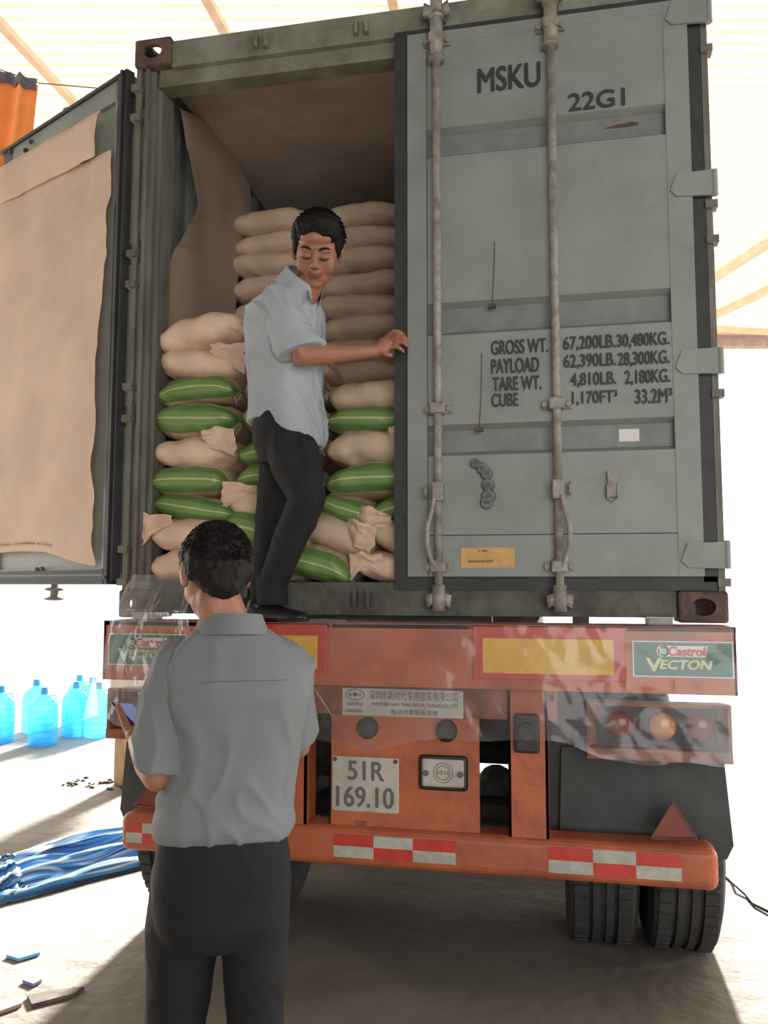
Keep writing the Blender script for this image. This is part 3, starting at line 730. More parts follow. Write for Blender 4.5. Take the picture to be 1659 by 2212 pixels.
text('\u6df1\u5733\u5e02\u65b0\u65f6\u4ee3\u4e13\u7528\u6302\u8f66\u6709\u9650\u516c\u53f8', -.108, 1.080, .235, 1.116, -.109, M_platetxt, mp_)
text('SHENZHEN NEW TIMES SPECIAL TRAILER CO., LTD', -.10, 1.056, .235, 1.070, -.109, M_platetxt, mp_)
text('\u7535\u8bdd\u4f20\u771f\u8054\u7cfb\u8f66\u578b', -.02, 1.026, .16, 1.046, -.109, M_platetxt, mp_)
text('XINSHIDAI', -.197, 1.056, -.132, 1.068, -.109, M_platetxt, mp_); text('0000000A', -.2, 1.030, -.13, 1.042, -.109, M_platetxt, mp_)
b = B(); ring = [(V((-.163+.036*math.cos(2*PI*k/32), -.110, 1.097+.020*math.sin(2*PI*k/32)))) for k in range(33)]; b.tube(ring, .0014, 5, False); b.lathe([(.008, -.1105), (.008, -.108)], (-.163, 0, 1.098), 'y', 12); tp(b, 'emblem', M_platetxt, mp_)
text('\u65b0', -.188, 1.09, -.174, 1.104, -.109, M_platetxt, mp_); text('\u4ee3', -.152, 1.09, -.138, 1.104, -.109, M_platetxt, mp_)
b = B(); b.box((-.26, -.095, .60), (.312, -.07, 1.03)); tp(b, 'centre_panel', M_orange)
for x0, x1 in ((.42, .565), (-.50, -.355)):
    b = B(); b.box((x0, -.11, .60), (x1, -.10, 1.14)); b.box((x0, -.11, .60), (x0+.01, .02, 1.14)); b.box((x1-.01, -.11, .60), (x1, .02, 1.14)); tp(b, 'upright', M_orange)
b = B(); b.rbox((.442, -.135, .905), (.536, -.105, 1.047), .012); b.lathe([(.03, -.150), (.034, -.135), (.034, -.13)], (.489, 0, .985), 'y', 20); tp(b, 'socket_box', M_chassis)
for x in (-.113, .191):
    b = B(); b.lathe([(.001, -.150), (.02, -.147), (.035, -.135), (.041, -.115), (.041, -.09)], (x, 0, .972), 'y', 24); tp(b, 'rubber_buffer', M_chassis, tr, True)
b = B(); b.rbox((-.255, -.104, .655), (.008, -.094, .862), .006); pl = tp(b, 'number_plate', M_plate, tr, label='pale plate with two rows of grey characters')
text('51R', -.19, .775, -.05, .845, -.105, M_platetxt, pl, bold=.01); text('169.10', -.235, .675, -.012, .750, -.105, M_platetxt, pl, bold=.01)
for x, z in ((-.243, .85), (-.004, .85)):
    b = B(); b.lathe([(.008, -.11), (.008, -.1)], (x, 0, z), 'y', 10); tp(b, 'bolt', M_rust, pl)
b = B(); b.rbox((.085, -.108, .752), (.270, -.092, .880), .014); pf = tp(b, 'inspection_plate', M_chassis, tr, label='framed white inspection plate')
b = B(); b.rbox((.099, -.112, .766), (.257, -.104, .868), .008); tp(b, 'plate_face', M_plate, pf)
b = B()
for r_ in (.036, .026): b.tube([V((.178+r_*math.cos(2*PI*k/32), -.1125, .818+r_*math.sin(2*PI*k/32))) for k in range(33)], .0012, 5, False)
for x in (.113, .243): b.lathe([(.011, -.12), (.011, -.11)], (x, 0, .815), 'y', 12)
tp(b, 'stamp_ring', M_platetxt, pf); text('03/16', .155, .811, .201, .826, -.112, M_platetxt, pf)
# lamp boxes
for sg in (1, -1):
    def q(x0, x1): return (x0, x1) if sg > 0 else (-x1, -x0)
    b = B(); x0, x1 = q(.705, 1.20)
    b.box((x0, -.13, .897), (x1, .03, .935)); b.box((x0, -.06, .93), (x1, -.045, 1.095)); b.box((x0, -.125, .93), (x0+.012, -.045, 1.095)); b.box((x1-.012, -.125, .93), (x1, -.045, 1.095)); b.box((x0, -.12, 1.085), (x1, -.045, 1.097))
    lb_ = tp(b, 'lamp_box', M_orangedirty)
    b = B(); xa, xb = q(.745, 1.16); b.box((xa, -.068, .94), (xb, -.058, 1.085)); tp(b, 'lamp_panel', M_chassis, lb_)
    for x, mm, nm in ((.823, M_lred, 'red_lamp'), (.972, M_lamb, 'amber_lamp'), (1.103, M_lred, 'red_lamp')):
        b = B(); b.lathe([(.001, -.098), (.03, -.095), (.047, -.085), (.050, -.06)], (sg*x, 0, 1.012), 'y', 28); tp(b, nm, mm, lb_, True)
    b = B(); xa, xb = q(.60, 1.222)
    b.poly([(q(.60, .60)[0], .05, .52), (sg*.615, .05, .90), (sg*1.20, .05, .90), (sg*1.225, .05, .57), (sg*1.20, .05, .52)], (0, .02, 0)); tp(b, 'mud_flap', M_flap, tr)
    b = B(); b.poly([(sg*.921, -.10, .622), (sg*.998, -.10, .75), (sg*1.074, -.10, .632)], (0, .008, 0))
    tp(b, 'triangle_reflector', mat('dark red reflector', (.20, .04, .03), .4), tr)
    b = B(); b.tube([(sg*.921, -.104, .622), (sg*.998, -.104, .75), (sg*1.074, -.104, .632), (sg*.921, -.104, .622)], .004, 6); tp(b, 'triangle_edge', M_orangedirty, tr)
# underrun bar with reflective tape
b = B(); b.rbox((-1.13, -.125, .455), (1.145, .03, .603), .035, 4); ub = tp(b, 'underrun_bar', M_orange)
for x in (-.14, .5): 
    b = B(); b.box((x-.02, -.1, .60), (x+.02, .02, .62)); tp(b, 'bracket', M_orangedirty, ub)
for xs, zb_, zt_ in (((.561, .717, .865, 1.018), .488, .578), ((-.24, -.085, .065, .225), .492, .576), ((-1.10, -1.03, -.95, -.80), .492, .57)):
    for i in range(3):
        for j in range(2):
            white = (i+j) % 2 == 1 if j else i % 2 == 0
            za = zb_+(zt_-zb_)/2*j; b = B()
            white = (i % 2 == 0) == (j == 0)
            b.box((xs[i], -.1265, za), (xs[i+1], -.1245, za+(zt_-zb_)/2)); tp(b, 'white_tape' if white else 'red_tape', M_tapew if white else M_red, ub)
# chassis behind
for x in (-.45, .45):
    b = B(); b.box((x-.05, -.02, 1.30), (x+.05, 6.6, 1.32)); b.box((x-.006, -.02, .98), (x+.006, 6.6, 1.31)); b.box((x-.05, -.02, .97), (x+.05, 6.6, .99)); tp(b, 'chassis_rail', M_chassis)
for y in (.35, 1.4, 2.7, 4.0, 5.3):
    b = B(); b.box((-.44, y-.04, 1.05), (.44, y+.04, 1.26)); tp(b, 'cross_bar', M_chassis)
for y in (.64, 1.95, 3.26):
    b = B(); b.tube([(-1.0, y, .5), (1.0, y, .5)], .065, 14)
    for sx in (-1, 1): b.box((sx*.52-.05, y-.45, .56), (sx*.52+.05, y+.45, .64)); b.box((sx*.52-.04, y+.42, .56), (sx*.52+.06, y+.62, 1.0)); b.box((sx*.52-.04, y-.42, .60), (sx*.52+.06, y-.32, .99)); b.lathe([(.09, -.16), (.09, .16)], (sx*.30, y+.15, .55), 'y', 14)
    tp(b, 'axle', M_chassis)
b = B(); b.box((-.45, 4.7, .42), (.45, 4.8, 1.0)); b.box((-.9, 4.72, .35), (-.75, 4.85, 1.3)); b.box((.75, 4.72, .35), (.9, 4.85, 1.3)); tp(b, 'landing_gear', M_chassis)
b = B(); b.box((-.35, .2, .5), (.0, .4, .98)); b.lathe([(.12, -.3), (.12, .3)], (-.1, .35, .8), 'x', 18); tp(b, 'brake_tank', M_chassis)
b = B(); b.box((-.44, 2.5, .43), (.44, 2.56, 1.05)); tp(b, 'blocking_plate', M_chassis)  # added dark plate that blocks daylight behind the upper slot
b = B(); b.box((-.68, .205, 1.24), (.34, .30, 1.46)); tp(b, 'blocking_bar', M_chassis)  # added bar closing the bright gap under the sill
b = B(); b.box((.10, .85, .34), (.46, 1.0, .50)); tp(b, 'blocking_box', M_chassis)  # added block that hides bright ground low behind the slot
for x in (.545, -.65):
    b = B(); b.box((x, .078, .45), (x+.105, .09, 1.12)); tp(b, 'blocking_strip', M_chassis)  # dark strips added to shut the white gaps beside the uprights
def wheel(x, y):
    b = B(); R_ = .50; w = .138
    b.lathe([(.29, -w*.85), (.33, -w), (.43, -w*1.03), (.485, -w*.9), (R_, -w*.72), (R_, -w*.42), (R_-.014, -.055), (R_-.014, -.045), (R_, -.04), (R_, -.012), (R_-.014, -.008), (R_-.014, .008), (R_, .012), (R_, .04), (R_-.014, .045), (R_-.014, .055), (R_, w*.42), (R_, w*.72), (.485, w*.9), (.43, w*1.03), (.33, w), (.29, w*.85)], (x, y, R_-.004), 'x', 72)
    for k in range(60):   # tread lugs
        a = 2*PI*k/60
        for s in (-1, 1):
            for v0 in (.062,):
                c = V((x+s*(.062+.022), y, R_-.004)); rm = Matrix.Rotation(a, 4, 'X')
                vs = bmesh.ops.create_cube(b.bm, size=1)['verts']
                for v in vs: v.co = c+(rm@V((v.co.x*.052, v.co.y*.034, v.co.z*.02+R_-.004)))
    t = tp(b, 'wheel', M_tyre)
    b = B(); b.lathe([(.29, -.1), (.27, -.08), (.2, -.06), (.19, .0), (.12, .02), (.11, .09), (.0, .1)], (x, y, R_-.004), 'x', 32); b.lathe([(.291, -.105), (.291, .105)], (x, y, R_-.004), 'x', 40); tp(b, 'rim', M_rim, t)
for y in (.64, 1.95, 3.26):
    for sg in (-1, 1):
        wheel(sg*1.082, y); wheel(sg*.765, y)
for x in (-1.08, .975):
    b = B(); b.rbox((x-.045, -.08, 1.373), (x+.045, .02, 1.402), .006); b.box((x-.05, -.085, 1.398), (x+.05, .0, 1.404)); tp(b, 'twist_lock', M_plate)
b = B(); b.tube([(.86, .5, .62), (.862, .4, .45), (.858, .42, .30)], .012, 8); b.tube([(-.36, -.13, 1.37), (-.3, -.1, 1.38), (-.2, -.12, 1.377), (-.55, -.11, 1.379)], .008, 6); tp(b, 'air_hose', M_rim)

# ---------------------------------------------------------------- plastic sheets
def drape(x0, x1, ztop, zbot, seed, y0=-.19, top_over=True, wob=.02, edge=None):
    b = B()
    def fn(u, v):
        x = x0+(x1-x0)*u
        zb = zbot(u) if callable(zbot) else zbot; zt = ztop(u) if callable(ztop) else ztop
        if v < .12 and top_over: 
            k = v/.12; return V((x, -.03-.15*k+.004*nz((x*9, k*3, seed), 1), zt+.012*(1-k)+.008*abs(nz((x*12, k*3, seed), 1))))
        k = (v-.12)/.88 if top_over else v
        z = zt+(zb-zt)*k
        y = y0-.01-wob*k*(.6+.8*nz((x*4, z*1.5, seed), 1))-.010*abs(nz((x*6, z*4, seed), 1))-.003*abs(nz((x*18+z*6, z*9, seed), 1))
        return V((x+.01*nz((z*6, x, seed), 1), min(y, y0-.004), z+.012*nz((x*7, 1, seed), 1)*k))
    b.grid(fn, 130, 60); return b
b = drape(-.45, 1.205, 1.385, lambda u: .955-.03*math.sin(u*9)-.03*u+.012*math.sin(u*23), 3)
o = b.out('plastic_sheet', M_film, None, True); tag(o, 'clear plastic sheet draped over the orange bumper and hanging to the lamps', 'plastic sheet')
b = B()
def pl2(u, v):
    z = 1.56-v*.58; x = -1.13+.02*math.sin(v*5)-.10*v+u*(.26+.20*v*(1-v)+.12*v)
    f = math.sin(u*14+v*3+nz((u*3, v*3, 1), 1)*3)
    y = -.055-.15*min(1, v*4)-.02*f*(.4+.6*v)-.03*abs(nz((x*7, z*5, 4), 1))-.012*abs(nz((x*25, z*13, 4), 1))
    return V((x, y, z+.02*math.sin(u*9)*v))
b.grid(pl2, 70, 90)
o = b.out('plastic_sheet', M_film2, None, True); tag(o, 'crumpled clear plastic sheet hanging from the sill over the left sticker', 'plastic sheet')
b = B(); b.tube([(-.297, -.23, 1.25), (-.300, -.235, 1.195), (-.302, -.24, 1.155)], [.006, .003, .004], 6); b.ell((-.302, -.24, 1.150), (.012, .01, .01)); b.tube([(-.302, -.24, 1.15), (-.26, -.235, 1.09), (-.215, -.23, 1.02)], [.003, .003, .001], 6); b.tube([(-.302, -.24, 1.15), (-.315, -.235, 1.13)], [.003, .001], 6)
o = b.out('plastic_string', M_film2, None, True); tag(o, 'knotted clear plastic string hanging in front of the yellow reflector sign', 'string')

# ---------------------------------------------------------------- people
def head_prims(b, Mx):
    h = B()
    h.ell((0, .016, .036), (.076, .093, .084), seg=32); h.ell((0, -.028, -.015), (.069, .058, .088), seg=32)
    h.ell((0, -.03, -.068), (.054, .048, .046)); h.ell((0, -.056, -.097), (.026, .020, .017))
    for s in (-1, 1):
        h.ell((s*.038, -.050, -.034), (.028, .026, .036)); h.ell((s*.030, -.077, -.004), (.0165, .012, .0095)); h.ell((s*.031, -.0765, .017), (.024, .012, .009))
        h.ell((s*.012, -.096, -.034), (.0085, .010, .0075)); h.ell((s*.043, -.02, -.060), (.016, .03, .03))
        R = Matrix.Rotation(s*.35, 3, 'Z') @ Matrix.Rotation(-.15, 3, 'X')
        h.ell((s*.079, .012, -.006), (.007, .019, .031), R); h.ell((s*.084, .022, .004), (.006, .010, .022), R); h.ell((s*.075, .004, -.026), (.006, .009, .012), R)
    h.cap((0, -.083, .012), .009, (0, -.104, -.027), .0115); h.ell((0, -.082, -.047), (.018, .010, .008))
    h.ell((0, -.083, -.057), (.026, .012, .0055)); h.ell((0, -.082, -.067), (.022, .011, .007)); h.ell((0, -.05, .055), (.055, .035, .03))
    h.xf(Mx)
    tmp = h.mesh('h'); b.bm.from_mesh(tmp); bpy.data.meshes.remove(tmp)
def frame(loc, face, up, sc=1.):
    """head/torso matrix: local -Y looks along 'face', local Z along 'up'"""
    y = -V(face).normalized(); z = (V(up)-y*V(up).dot(y)).normalized(); x = y.cross(z)
    return Matrix(((x.x*sc, y.x*sc, z.x*sc, loc[0]), (x.y*sc, y.y*sc, z.y*sc, loc[1]), (x.z*sc, y.z*sc, z.z*sc, loc[2]), (0, 0, 0, 1)))
def strands(b, Mx, n, length, seed, comb, rad=.0016, zmin=-.02, grow=None, roots=(.080, .098, .090), c0=(0, .018, .040)):
    rnd = random.Random(seed); k = 0
    while k < n:
        d = V((rnd.gauss(0, 1), rnd.gauss(0, 1), rnd.gauss(0, 1))).normalized()
        p = V((d.x*roots[0], d.y*roots[1], d.z*roots[2]))+V(c0)
        if grow and not grow(p): continue
        k += 1
        q = comb(p, d, rnd); L_ = length*rnd.uniform(.6, 1.15)
        pts = [p-d*.004, p+d*L_*.3+q*L_*.3, p+d*L_*.42+q*L_*.75]
        b.tube([Mx@x for x in pts], [rad, rad*.8, rad*.2], 3, False)
def wrinkle(amp=.006, s=9., seed=0., vert=.55):
    def f(p):
        w = V((nz(p, 4, seed), nz(p, 4, seed+9), nz(p, 4, seed+5)))*.10
        q = V((p.x, p.y, p.z*vert+(p.x+p.y)*.3))+w
        r1 = math.exp(-(nz(q, s*.8, seed+2)/.10)**2); r2 = math.exp(-(nz(q, s*1.7, seed+7)/.12)**2)
        r3 = nz(q, s*.6, seed+11)
        return amp*(r1*.55*max(0, .5+1.5*r3)+r2*.28+r3*.5-.1)
    return f
def arc_band(b, c, ax, ay, az, r0, r1, h0, h1, a0, a1, th=.006, n=40, dip=0.):
    """a collar: band around the axis az between angles, radius r0 at bottom, r1 on top"""
    c, ax, ay, az = V(c), V(ax), V(ay), V(az)
    def fn(u, v):
        a = a0+(a1-a0)*u; t = v*4
        side = [(r0, h0), (r1, h1), (r1+th, h1+.002), (r0+th+.004, h0), (r0, h0)]
        i = min(int(t+1e-6), 4); r, h = side[i]
        fl = dip*((u-.5)*2)**4
        return c+(ax*math.cos(a)+ay*math.sin(a))*r+az*(h-fl*(1 if i in (0, 3, 4) else .4))
    b.grid(fn, n, 5); return b

# ---- man standing at the edge of the container
pa = thing('person', 'man in pale shirt standing in the container doorway, holding the door edge, looking down', 'person', (-.48, -.08, 1.373))
hcA = V((-.274, -.30, 2.798)); faceA = V((.16, -.86, -.56)); upA = V((.16, -.40, 1))
MA = frame(hcA, faceA, upA, 1.13)
pelv, waist, chest, neckb = V((-.445, -.12, 2.17)), V((-.447, -.13, 2.33)), V((-.425, -.18, 2.52)), V((-.366, -.235, 2.665))
shR, elR, wrR = V((-.40, -.345, 2.575)), V((-.325, -.32, 2.385)), V((-.085, -.15, 2.437))
shL, elL, wrL = V((-.42, -.04, 2.58)), V((-.44, .04, 2.36)), V((-.42, .03, 2.16))
FX = V((.96, -.28, 0)); SD = V((.28, .96, 0))   # body faces +x, a little towards the camera; SD is his left
b = B(); head_prims(b, MA)
b.cap(neckb-V((.01, 0, .05)), .062, hcA+V((-.005, .02, -.07)), .056)
b.loft([(pelv, FX*.09, SD*.14), (waist, FX*.085, SD*.13), (chest, FX*.08, SD*.12), (neckb-V((0, 0, .06)), FX*.05, SD*.06)])
b.limb([(shR+V((0, .03, -.02)), .042), (elR.lerp(shR, .5), .043), (elR, .040)]); b.limb([(elR, .040), (elR.lerp(wrR, .3), .042), (wrR, .026)])
b.limb([(shL, .042), (elL, .04), (wrL, .027)])
hj = V((-.035, -.10, 2.478))   # knuckles
b.ell(wrR.lerp(hj, .55), (.046, .017, .034), Matrix.Rotation(-.65, 3, 'Y')); b.cap(wrR, .025, wrR.lerp(hj, .7), .024)
for i, (dz, dx, l1) in enumerate(((.028, -.004, 1), (.010, .006, 1.08), (-.008, .008, 1.02), (-.025, .002, .85))):
    k0 = hj+V((dx, -.004, dz)); k1 = k0+V((.030*l1, -.018, .010+dz*.2)); k2 = k1+V((.024*l1, -.002, -.006)); k3 = k2+V((.016*l1, .016, -.012))
    b.limb([(wrR.lerp(k0, .5), .011), (k0, .0105), (k1, .0095), (k2, .0085), (k3, .0075)], 10)
b.limb([(wrR+V((.010, -.012, .004)), .014), (hj+V((-.03, -.022, -.030)), .0125), (hj+V((-.004, -.03, -.050)), .0105), (hj+V((.014, -.024, -.056)), .009)], 10)
hl = wrL+V((.01, -.01, -.07)); b.ell(wrL+V((.005, -.005, -.045)), (.018, .036, .045))
for i in range(4): b.limb([(hl+V((0, -.027+.018*i, .01)), .0095), (hl+V((.012, -.028+.018*i, -.03)), .0085), (hl+V((.004, -.028+.018*i, -.055)), .0075)], 8)
b.limb([(wrL+V((.0, -.03, -.02)), .012), (wrL+V((.02, -.05, -.055)), .010), (wrL+V((.022, -.05, -.08)), .008)], 8)
def bodymesh(b, Mx, name, root):
    me = remesh(b, .0036, 5); inv = Mx.inverted()
    me.materials.clear(); me.materials.append(M_skin); me.materials.append(M_lip)
    for p in me.polygons:
        q = inv@p.center; p.use_smooth = True
        p.material_index = 1 if (abs(q.x) < .024 and q.y < -.081 and -.071 < q.z < -.053) else 0
    o = bpy.data.objects.new(name, me); COL.objects.link(o); place(o, root); return o
bodymesh(b, MA, 'body', pa)
for s in (-1, 1):
    b = B(); b.tube([MA@V((s*.014, -.0875, -.007)), MA@V((s*.024, -.0915, -.0115)), MA@V((s*.036, -.089, -.0115)), MA@V((s*.047, -.080, -.006))], [.0012, .0021, .0022, .001], 6)
    place(b.out('eyelashes', M_hair), pa)
for s in (-1, 1):
    b = B(); b.tube([MA@V((s*.013, -.0905, .020)), MA@V((s*.026, -.0915, .0265)), MA@V((s*.040, -.0855, .0265)), MA@V((s*.053, -.074, .019))], [.003, .0042, .0036, .0015], 6)
    place(b.out('eyebrow', M_hair), pa)
b = B(); b.ell((0, .022, .052), (.084, .096, .083), seg=32); b.ell((0, .05, .01), (.072, .065, .07)); b.ell((.015, -.040, .094), (.062, .05, .038)); b.ell((-.035, -.050, .086), (.038, .038, .033)); b.ell((.03, -.058, .080), (.034, .030, .024)); b.ell((.052, -.03, .078), (.028, .04, .04))
for s in (-1, 1): b.ell((s*.071, -.012, .030), (.013, .030, .042)); b.ell((s*.075, .02, .045), (.014, .045, .05))
b.xf(MA)
me = remesh(b, .005, 3, lambda p: .006*nz(p, 40, 3)+.004*nz(p, 90, 1))
hb = B(); hb.bm.from_mesh(me)
strands(hb, MA, 1500, .013, 5, lambda p, d, r: V((.9 if p.y < .02 else .2*p.x*10, -.35 if p.z > .06 else .1, -.35+r.uniform(-.2, .2))).normalized(), .0026, grow=lambda p: p.z > .035 and (p.z > .075 or p.y > -.02) or (p.y > .03 and p.z > -.03), roots=(.086, .100, .094), c0=(0, .018, .045))
place(hb.out('hair', M_hair, None, True), pa)
# shirt
b = B(); UPv = V((0, 0, 1))
b.loft([(V((-.458, -.10, 2.17)), FX*.135, SD*.17), (V((-.455, -.11, 2.26)), FX*.132, SD*.172), (V((-.448, -.13, 2.36)), FX*.132, SD*.175), (V((-.445, -.155, 2.46)), FX*.138, SD*.185), (V((-.432, -.185, 2.55)), FX*.138, SD*.195), (V((-.412, -.21, 2.61)), FX*.115, SD*.175), (V((-.388, -.225, 2.655)), FX*.085, SD*.10), (V((-.375, -.235, 2.685)), FX*.066, SD*.066)], 40, 2.2)
# front tail hangs lower
b.loft([(V((-.36, -.15, 2.075)), FX*.045, SD*.10), (V((-.375, -.145, 2.12)), FX*.07, SD*.14), (V((-.41, -.125, 2.20)), FX*.105, SD*.165), (V((-.44, -.12, 2.32)), FX*.12, SD*.165)], 32)
b.loft([(shR+V((-.03, .03, .02)), V((.05, .03, .03)), V((0, -.07, .055))), (shR.lerp(elR, .25), V((.070, .02, .0)), V((.02, -.062, .02))), (shR.lerp(elR, .6), V((.078, .015, .012)), V((.01, -.068, .0))), (shR.lerp(elR, .97)+V((.0, 0, .012)), V((.082, .01, .028)), V((.0, -.072, .0)))], 28)
b.ell(shR+V((-.012, .035, .008)), (.078, .075, .07)); b.ell(shL+V((-.01, -.02, .0)), (.07, .07, .07))
b.loft([(shL, V((.06, 0, .02)), V((0, .06, .0))), (shL.lerp(elL, .85), V((.07, 0, .03)), V((0, .065, 0)))], 24)
me = remesh(b, .005, 4, wrinkle(.017, 7, 3))
shA = link('shirt', me, M_shirtA, None, True); place(shA, pa)
b = B(); nc = V((-.365, -.243, 2.678)); nax = (hcA-nc).normalized(); nx = (FX-nax*FX.dot(nax)).normalized(); ny = nax.cross(nx)
arc_band(b, nc+V((.006, 0, 0)), nx, ny, nax, .088, .074, -.014, .052, .36, 2*PI-.36, .009, 44, .045)
b.loft([(nc+nx*.082+V((0, -.045, -.028)), V((.012, -.018, -.02)), V((.003, 0, .001))), (nc+nx*.06+V((0, -.055, .01)), V((.02, -.02, -.02)), V((.003, 0, .001)))], 10)
me = b.mesh(); o = link('collar', me, M_shirtA); o.parent = shA; o.matrix_parent_inverse = Matrix.Identity(4); o.location = -pa.location-shA.location if False else (0, 0, 0)
b = B()
pk = V((-.335, -.262, 2.545)); b.box((-.004, -.045, -.05), (.004, .045, .045)); b.xf(Matrix.Translation(pk) @ Matrix.Rotation(-.85, 4, 'Z') @ Matrix.Rotation(-.12, 4, 'Y')); o = b.out('pocket', M_shirtA, shA)
# trousers
b = B()
hipN, knN, anN = V((-.43, -.18, 2.10)), V((-.325, -.22, 1.855)), V((-.500, -.13, 1.49))
hipF, knF, anF = V((-.485, -.02, 2.12)), V((-.525, -.05, 1.84)), V((-.555, -.05, 1.49))
b.loft([(V((-.455, -.11, 2.26)), FX*.112, SD*.155), (V((-.452, -.11, 2.18)), FX*.122, SD*.16), (V((-.452, -.11, 2.08)), FX*.125, SD*.155), (V((-.45, -.11, 2.0)), FX*.10, SD*.12)], 36)
b.limb([(hipN, .096), (hipN.lerp(knN, .5)+V((-.012, 0, 0)), .088), (knN, .068), (knN.lerp(anN, .45)+V((-.008, 0, 0)), .066), (anN+V((0, 0, .02)), .058)], 22)
b.limb([(hipF, .096), (hipF.lerp(knF, .5), .084), (knF, .070), (knF.lerp(anF, .5), .064), (anF, .056)], 22)
b.loft([(anN+V((0, 0, .06)), V((.060, 0, 0)), V((0, .06, 0))), (anN+V((.005, 0, -.05)), V((.064, 0, 0)), V((0, .066, 0)))], 20)
b.loft([(anF+V((0, 0, .06)), V((.06, 0, 0)), V((0, .06, 0))), (anF+V((.005, 0, -.055)), V((.064, 0, 0)), V((0, .066, 0)))], 20)
b.cap(V((-.36, -.20, 2.04)), .07, V((-.335, -.215, 1.93)), .07)
me = remesh(b, .007, 5, wrinkle(.006, 8, 13)); place(link('trousers', me, M_trou, None, True), pa)
def shoe(c, d, root, h=0.):
    b = B(); d = V(d).normalized(); s = V((-d.y, d.x, 0)); z = V((0, 0, 1))
    b.loft([(c-d*.075+z*.035, s*.032, z*.034), (c-d*.03+z*.04, s*.036, z*.040), (c+d*.04+z*.033, s*.040, z*.033), (c+d*.10+z*.026, s*.046, z*.026), (c+d*.15+z*.021, s*.040, z*.021), (c+d*.175+z*.017, s*.02, z*.014)], 20)
    b.ell(c-d*.05+z*.06, (.04, .04, .04)); b.ell(c-d*.075+z*.03, (.032, .032, .03))
    me = remesh(b, .006, 3); o = link('shoe', me, M_shoe, None, True); place(o, root); return o
shoe(V((-.515, -.13, 1.374)), (1, -.12, 0), pa); shoe(V((-.575, -.045, 1.374)), (1, .0, 0), pa)
b = B(); rc = hj+V((.018, -.016, -.004)); b.tube([rc+V((0, .0095*math.cos(2*PI*k/20), .0115*math.sin(2*PI*k/20))) for k in range(21)], .0014, 6, False)
place(b.out('finger_ring', M_metal, None, True), pa)

# ---- man in front, seen from behind, reading his phone
pb_ = thing('person', 'man seen from behind in grey blue shirt, looking at the phone he holds', 'person', (-.22, -1.27, 0))
hcB = V((-.219, -1.352, 1.545)); faceB = V((-.62, .80, -.28)); MB_ = frame(hcB, faceB, V((-.12, .16, 1)), 1.0)
fB = V((-.45, .89, 0)).normalized(); sB = V((.89, .45, 0)).normalized()   # forward and his right
b = B(); head_prims(b, MB_)
nb = V((-.178, -1.345, 1.415)); b.cap(nb+V((0, 0, -.03)), .062, hcB+V((.012, -.012, -.065)), .056)
b.loft([(V((-.2, -1.28, .88)), sB*.13, fB*.09), (V((-.19, -1.29, 1.05)), sB*.125, fB*.085), (V((-.17, -1.31, 1.25)), sB*.12, fB*.08), (V((-.175, -1.325, 1.36)), sB*.07, fB*.05)])
sL, eL, wL = V((-.325, -1.36, 1.325)), V((-.335, -1.40, 1.065)), V((-.466, -1.25, 1.105))
sR, eR, wR = V((-.045, -1.26, 1.31)), V((-.085, -1.10, 1.09)), V((-.26, -.99, 1.12))
b.limb([(sL+V((.02, 0, -.03)), .04), (sL.lerp(eL, .5), .044), (eL, .038)]); b.limb([(eL, .038), (eL.lerp(wL, .35), .040), (wL, .026)])
b.limb([(sR+V((-.03, 0, -.03)), .036), (sR.lerp(eR, .5), .040), (eR, .036)]); b.limb([(eR, .038), (eR.lerp(wR, .35), .040), (wR, .026)])
phc = V((-.522, -1.165, 1.158))            # phone centre
pdir = V((-.125, .045, .072)).normalized(); pw = V((.35, .92, -.17)).normalized(); pn = pdir.cross(pw).normalized()
if pn.z < 0: pn = -pn
pm = V((-.505, -1.185, 1.128)); b.ell(wL.lerp(pm, .62), (.030, .040, .026), Matrix.Rotation(.5, 3, 'Y')); b.cap(wL, .026, pm, .022)
for i in range(4):
    k0 = pm+pdir*(-.018+.017*i)+pw*.028-pn*.004; k1 = k0+pw*.022+pn*.012+pdir*.006; k2 = phc+pdir*(-.04+.02*i)+pw*.047+pn*.012; k3 = k2-pw*.010+pn*.008
    b.limb([(pm+pdir*(-.014+.012*i), .0115), (k0, .0105), (k1, .0095), (k2, .0085), (k3, .007)], 10)
th = phc-pw*.044; b.limb([(wL.lerp(pm, .4)-pw*.012, .015), (pm-pw*.034+V((0, 0, .004)), .013), (th+pdir*.0, .0105), (th+pdir*.03+pn*.013, .0085)], 10)
hr = V((-.30, -.98, 1.13)); b.ell(wR.lerp(hr, .6), (.045, .03, .02)); 
for i in range(4): b.limb([(hr+V((.0, -.027+.018*i, 0)), .0105), (hr+V((-.03, -.028+.018*i, .012)), .009), (hr+V((-.05, -.026+.016*i, -.002)), .008)], 8)
b.limb([(wR+V((-.02, -.02, .01)), .013), (hr+V((0, -.045, .02)), .011), (hr+V((-.03, -.045, .028)), .009)], 8)
bodymesh(b, MB_, 'body', pb_)
b = B(); b.ell((0, .024, .042), (.081, .091, .081), seg=32); b.ell((0, .055, -.005), (.070, .055, .070)); b.ell((0, .068, -.045), (.050, .032, .035)); b.ell((0, -.03, .095), (.06, .05, .035))
for s in (-1, 1): b.ell((s*.073, .0, .040), (.012, .045, .042)); b.ell((s*.07, .045, .01), (.014, .035, .045)); b.ell((s*.074, -.025, .012), (.006, .014, .028))
b.xf(MB_); me = remesh(b, .005, 3, lambda p: .004*nz(p, 60, 3)+.003*nz(p, 120, 1))
hb = B(); hb.bm.from_mesh(me)
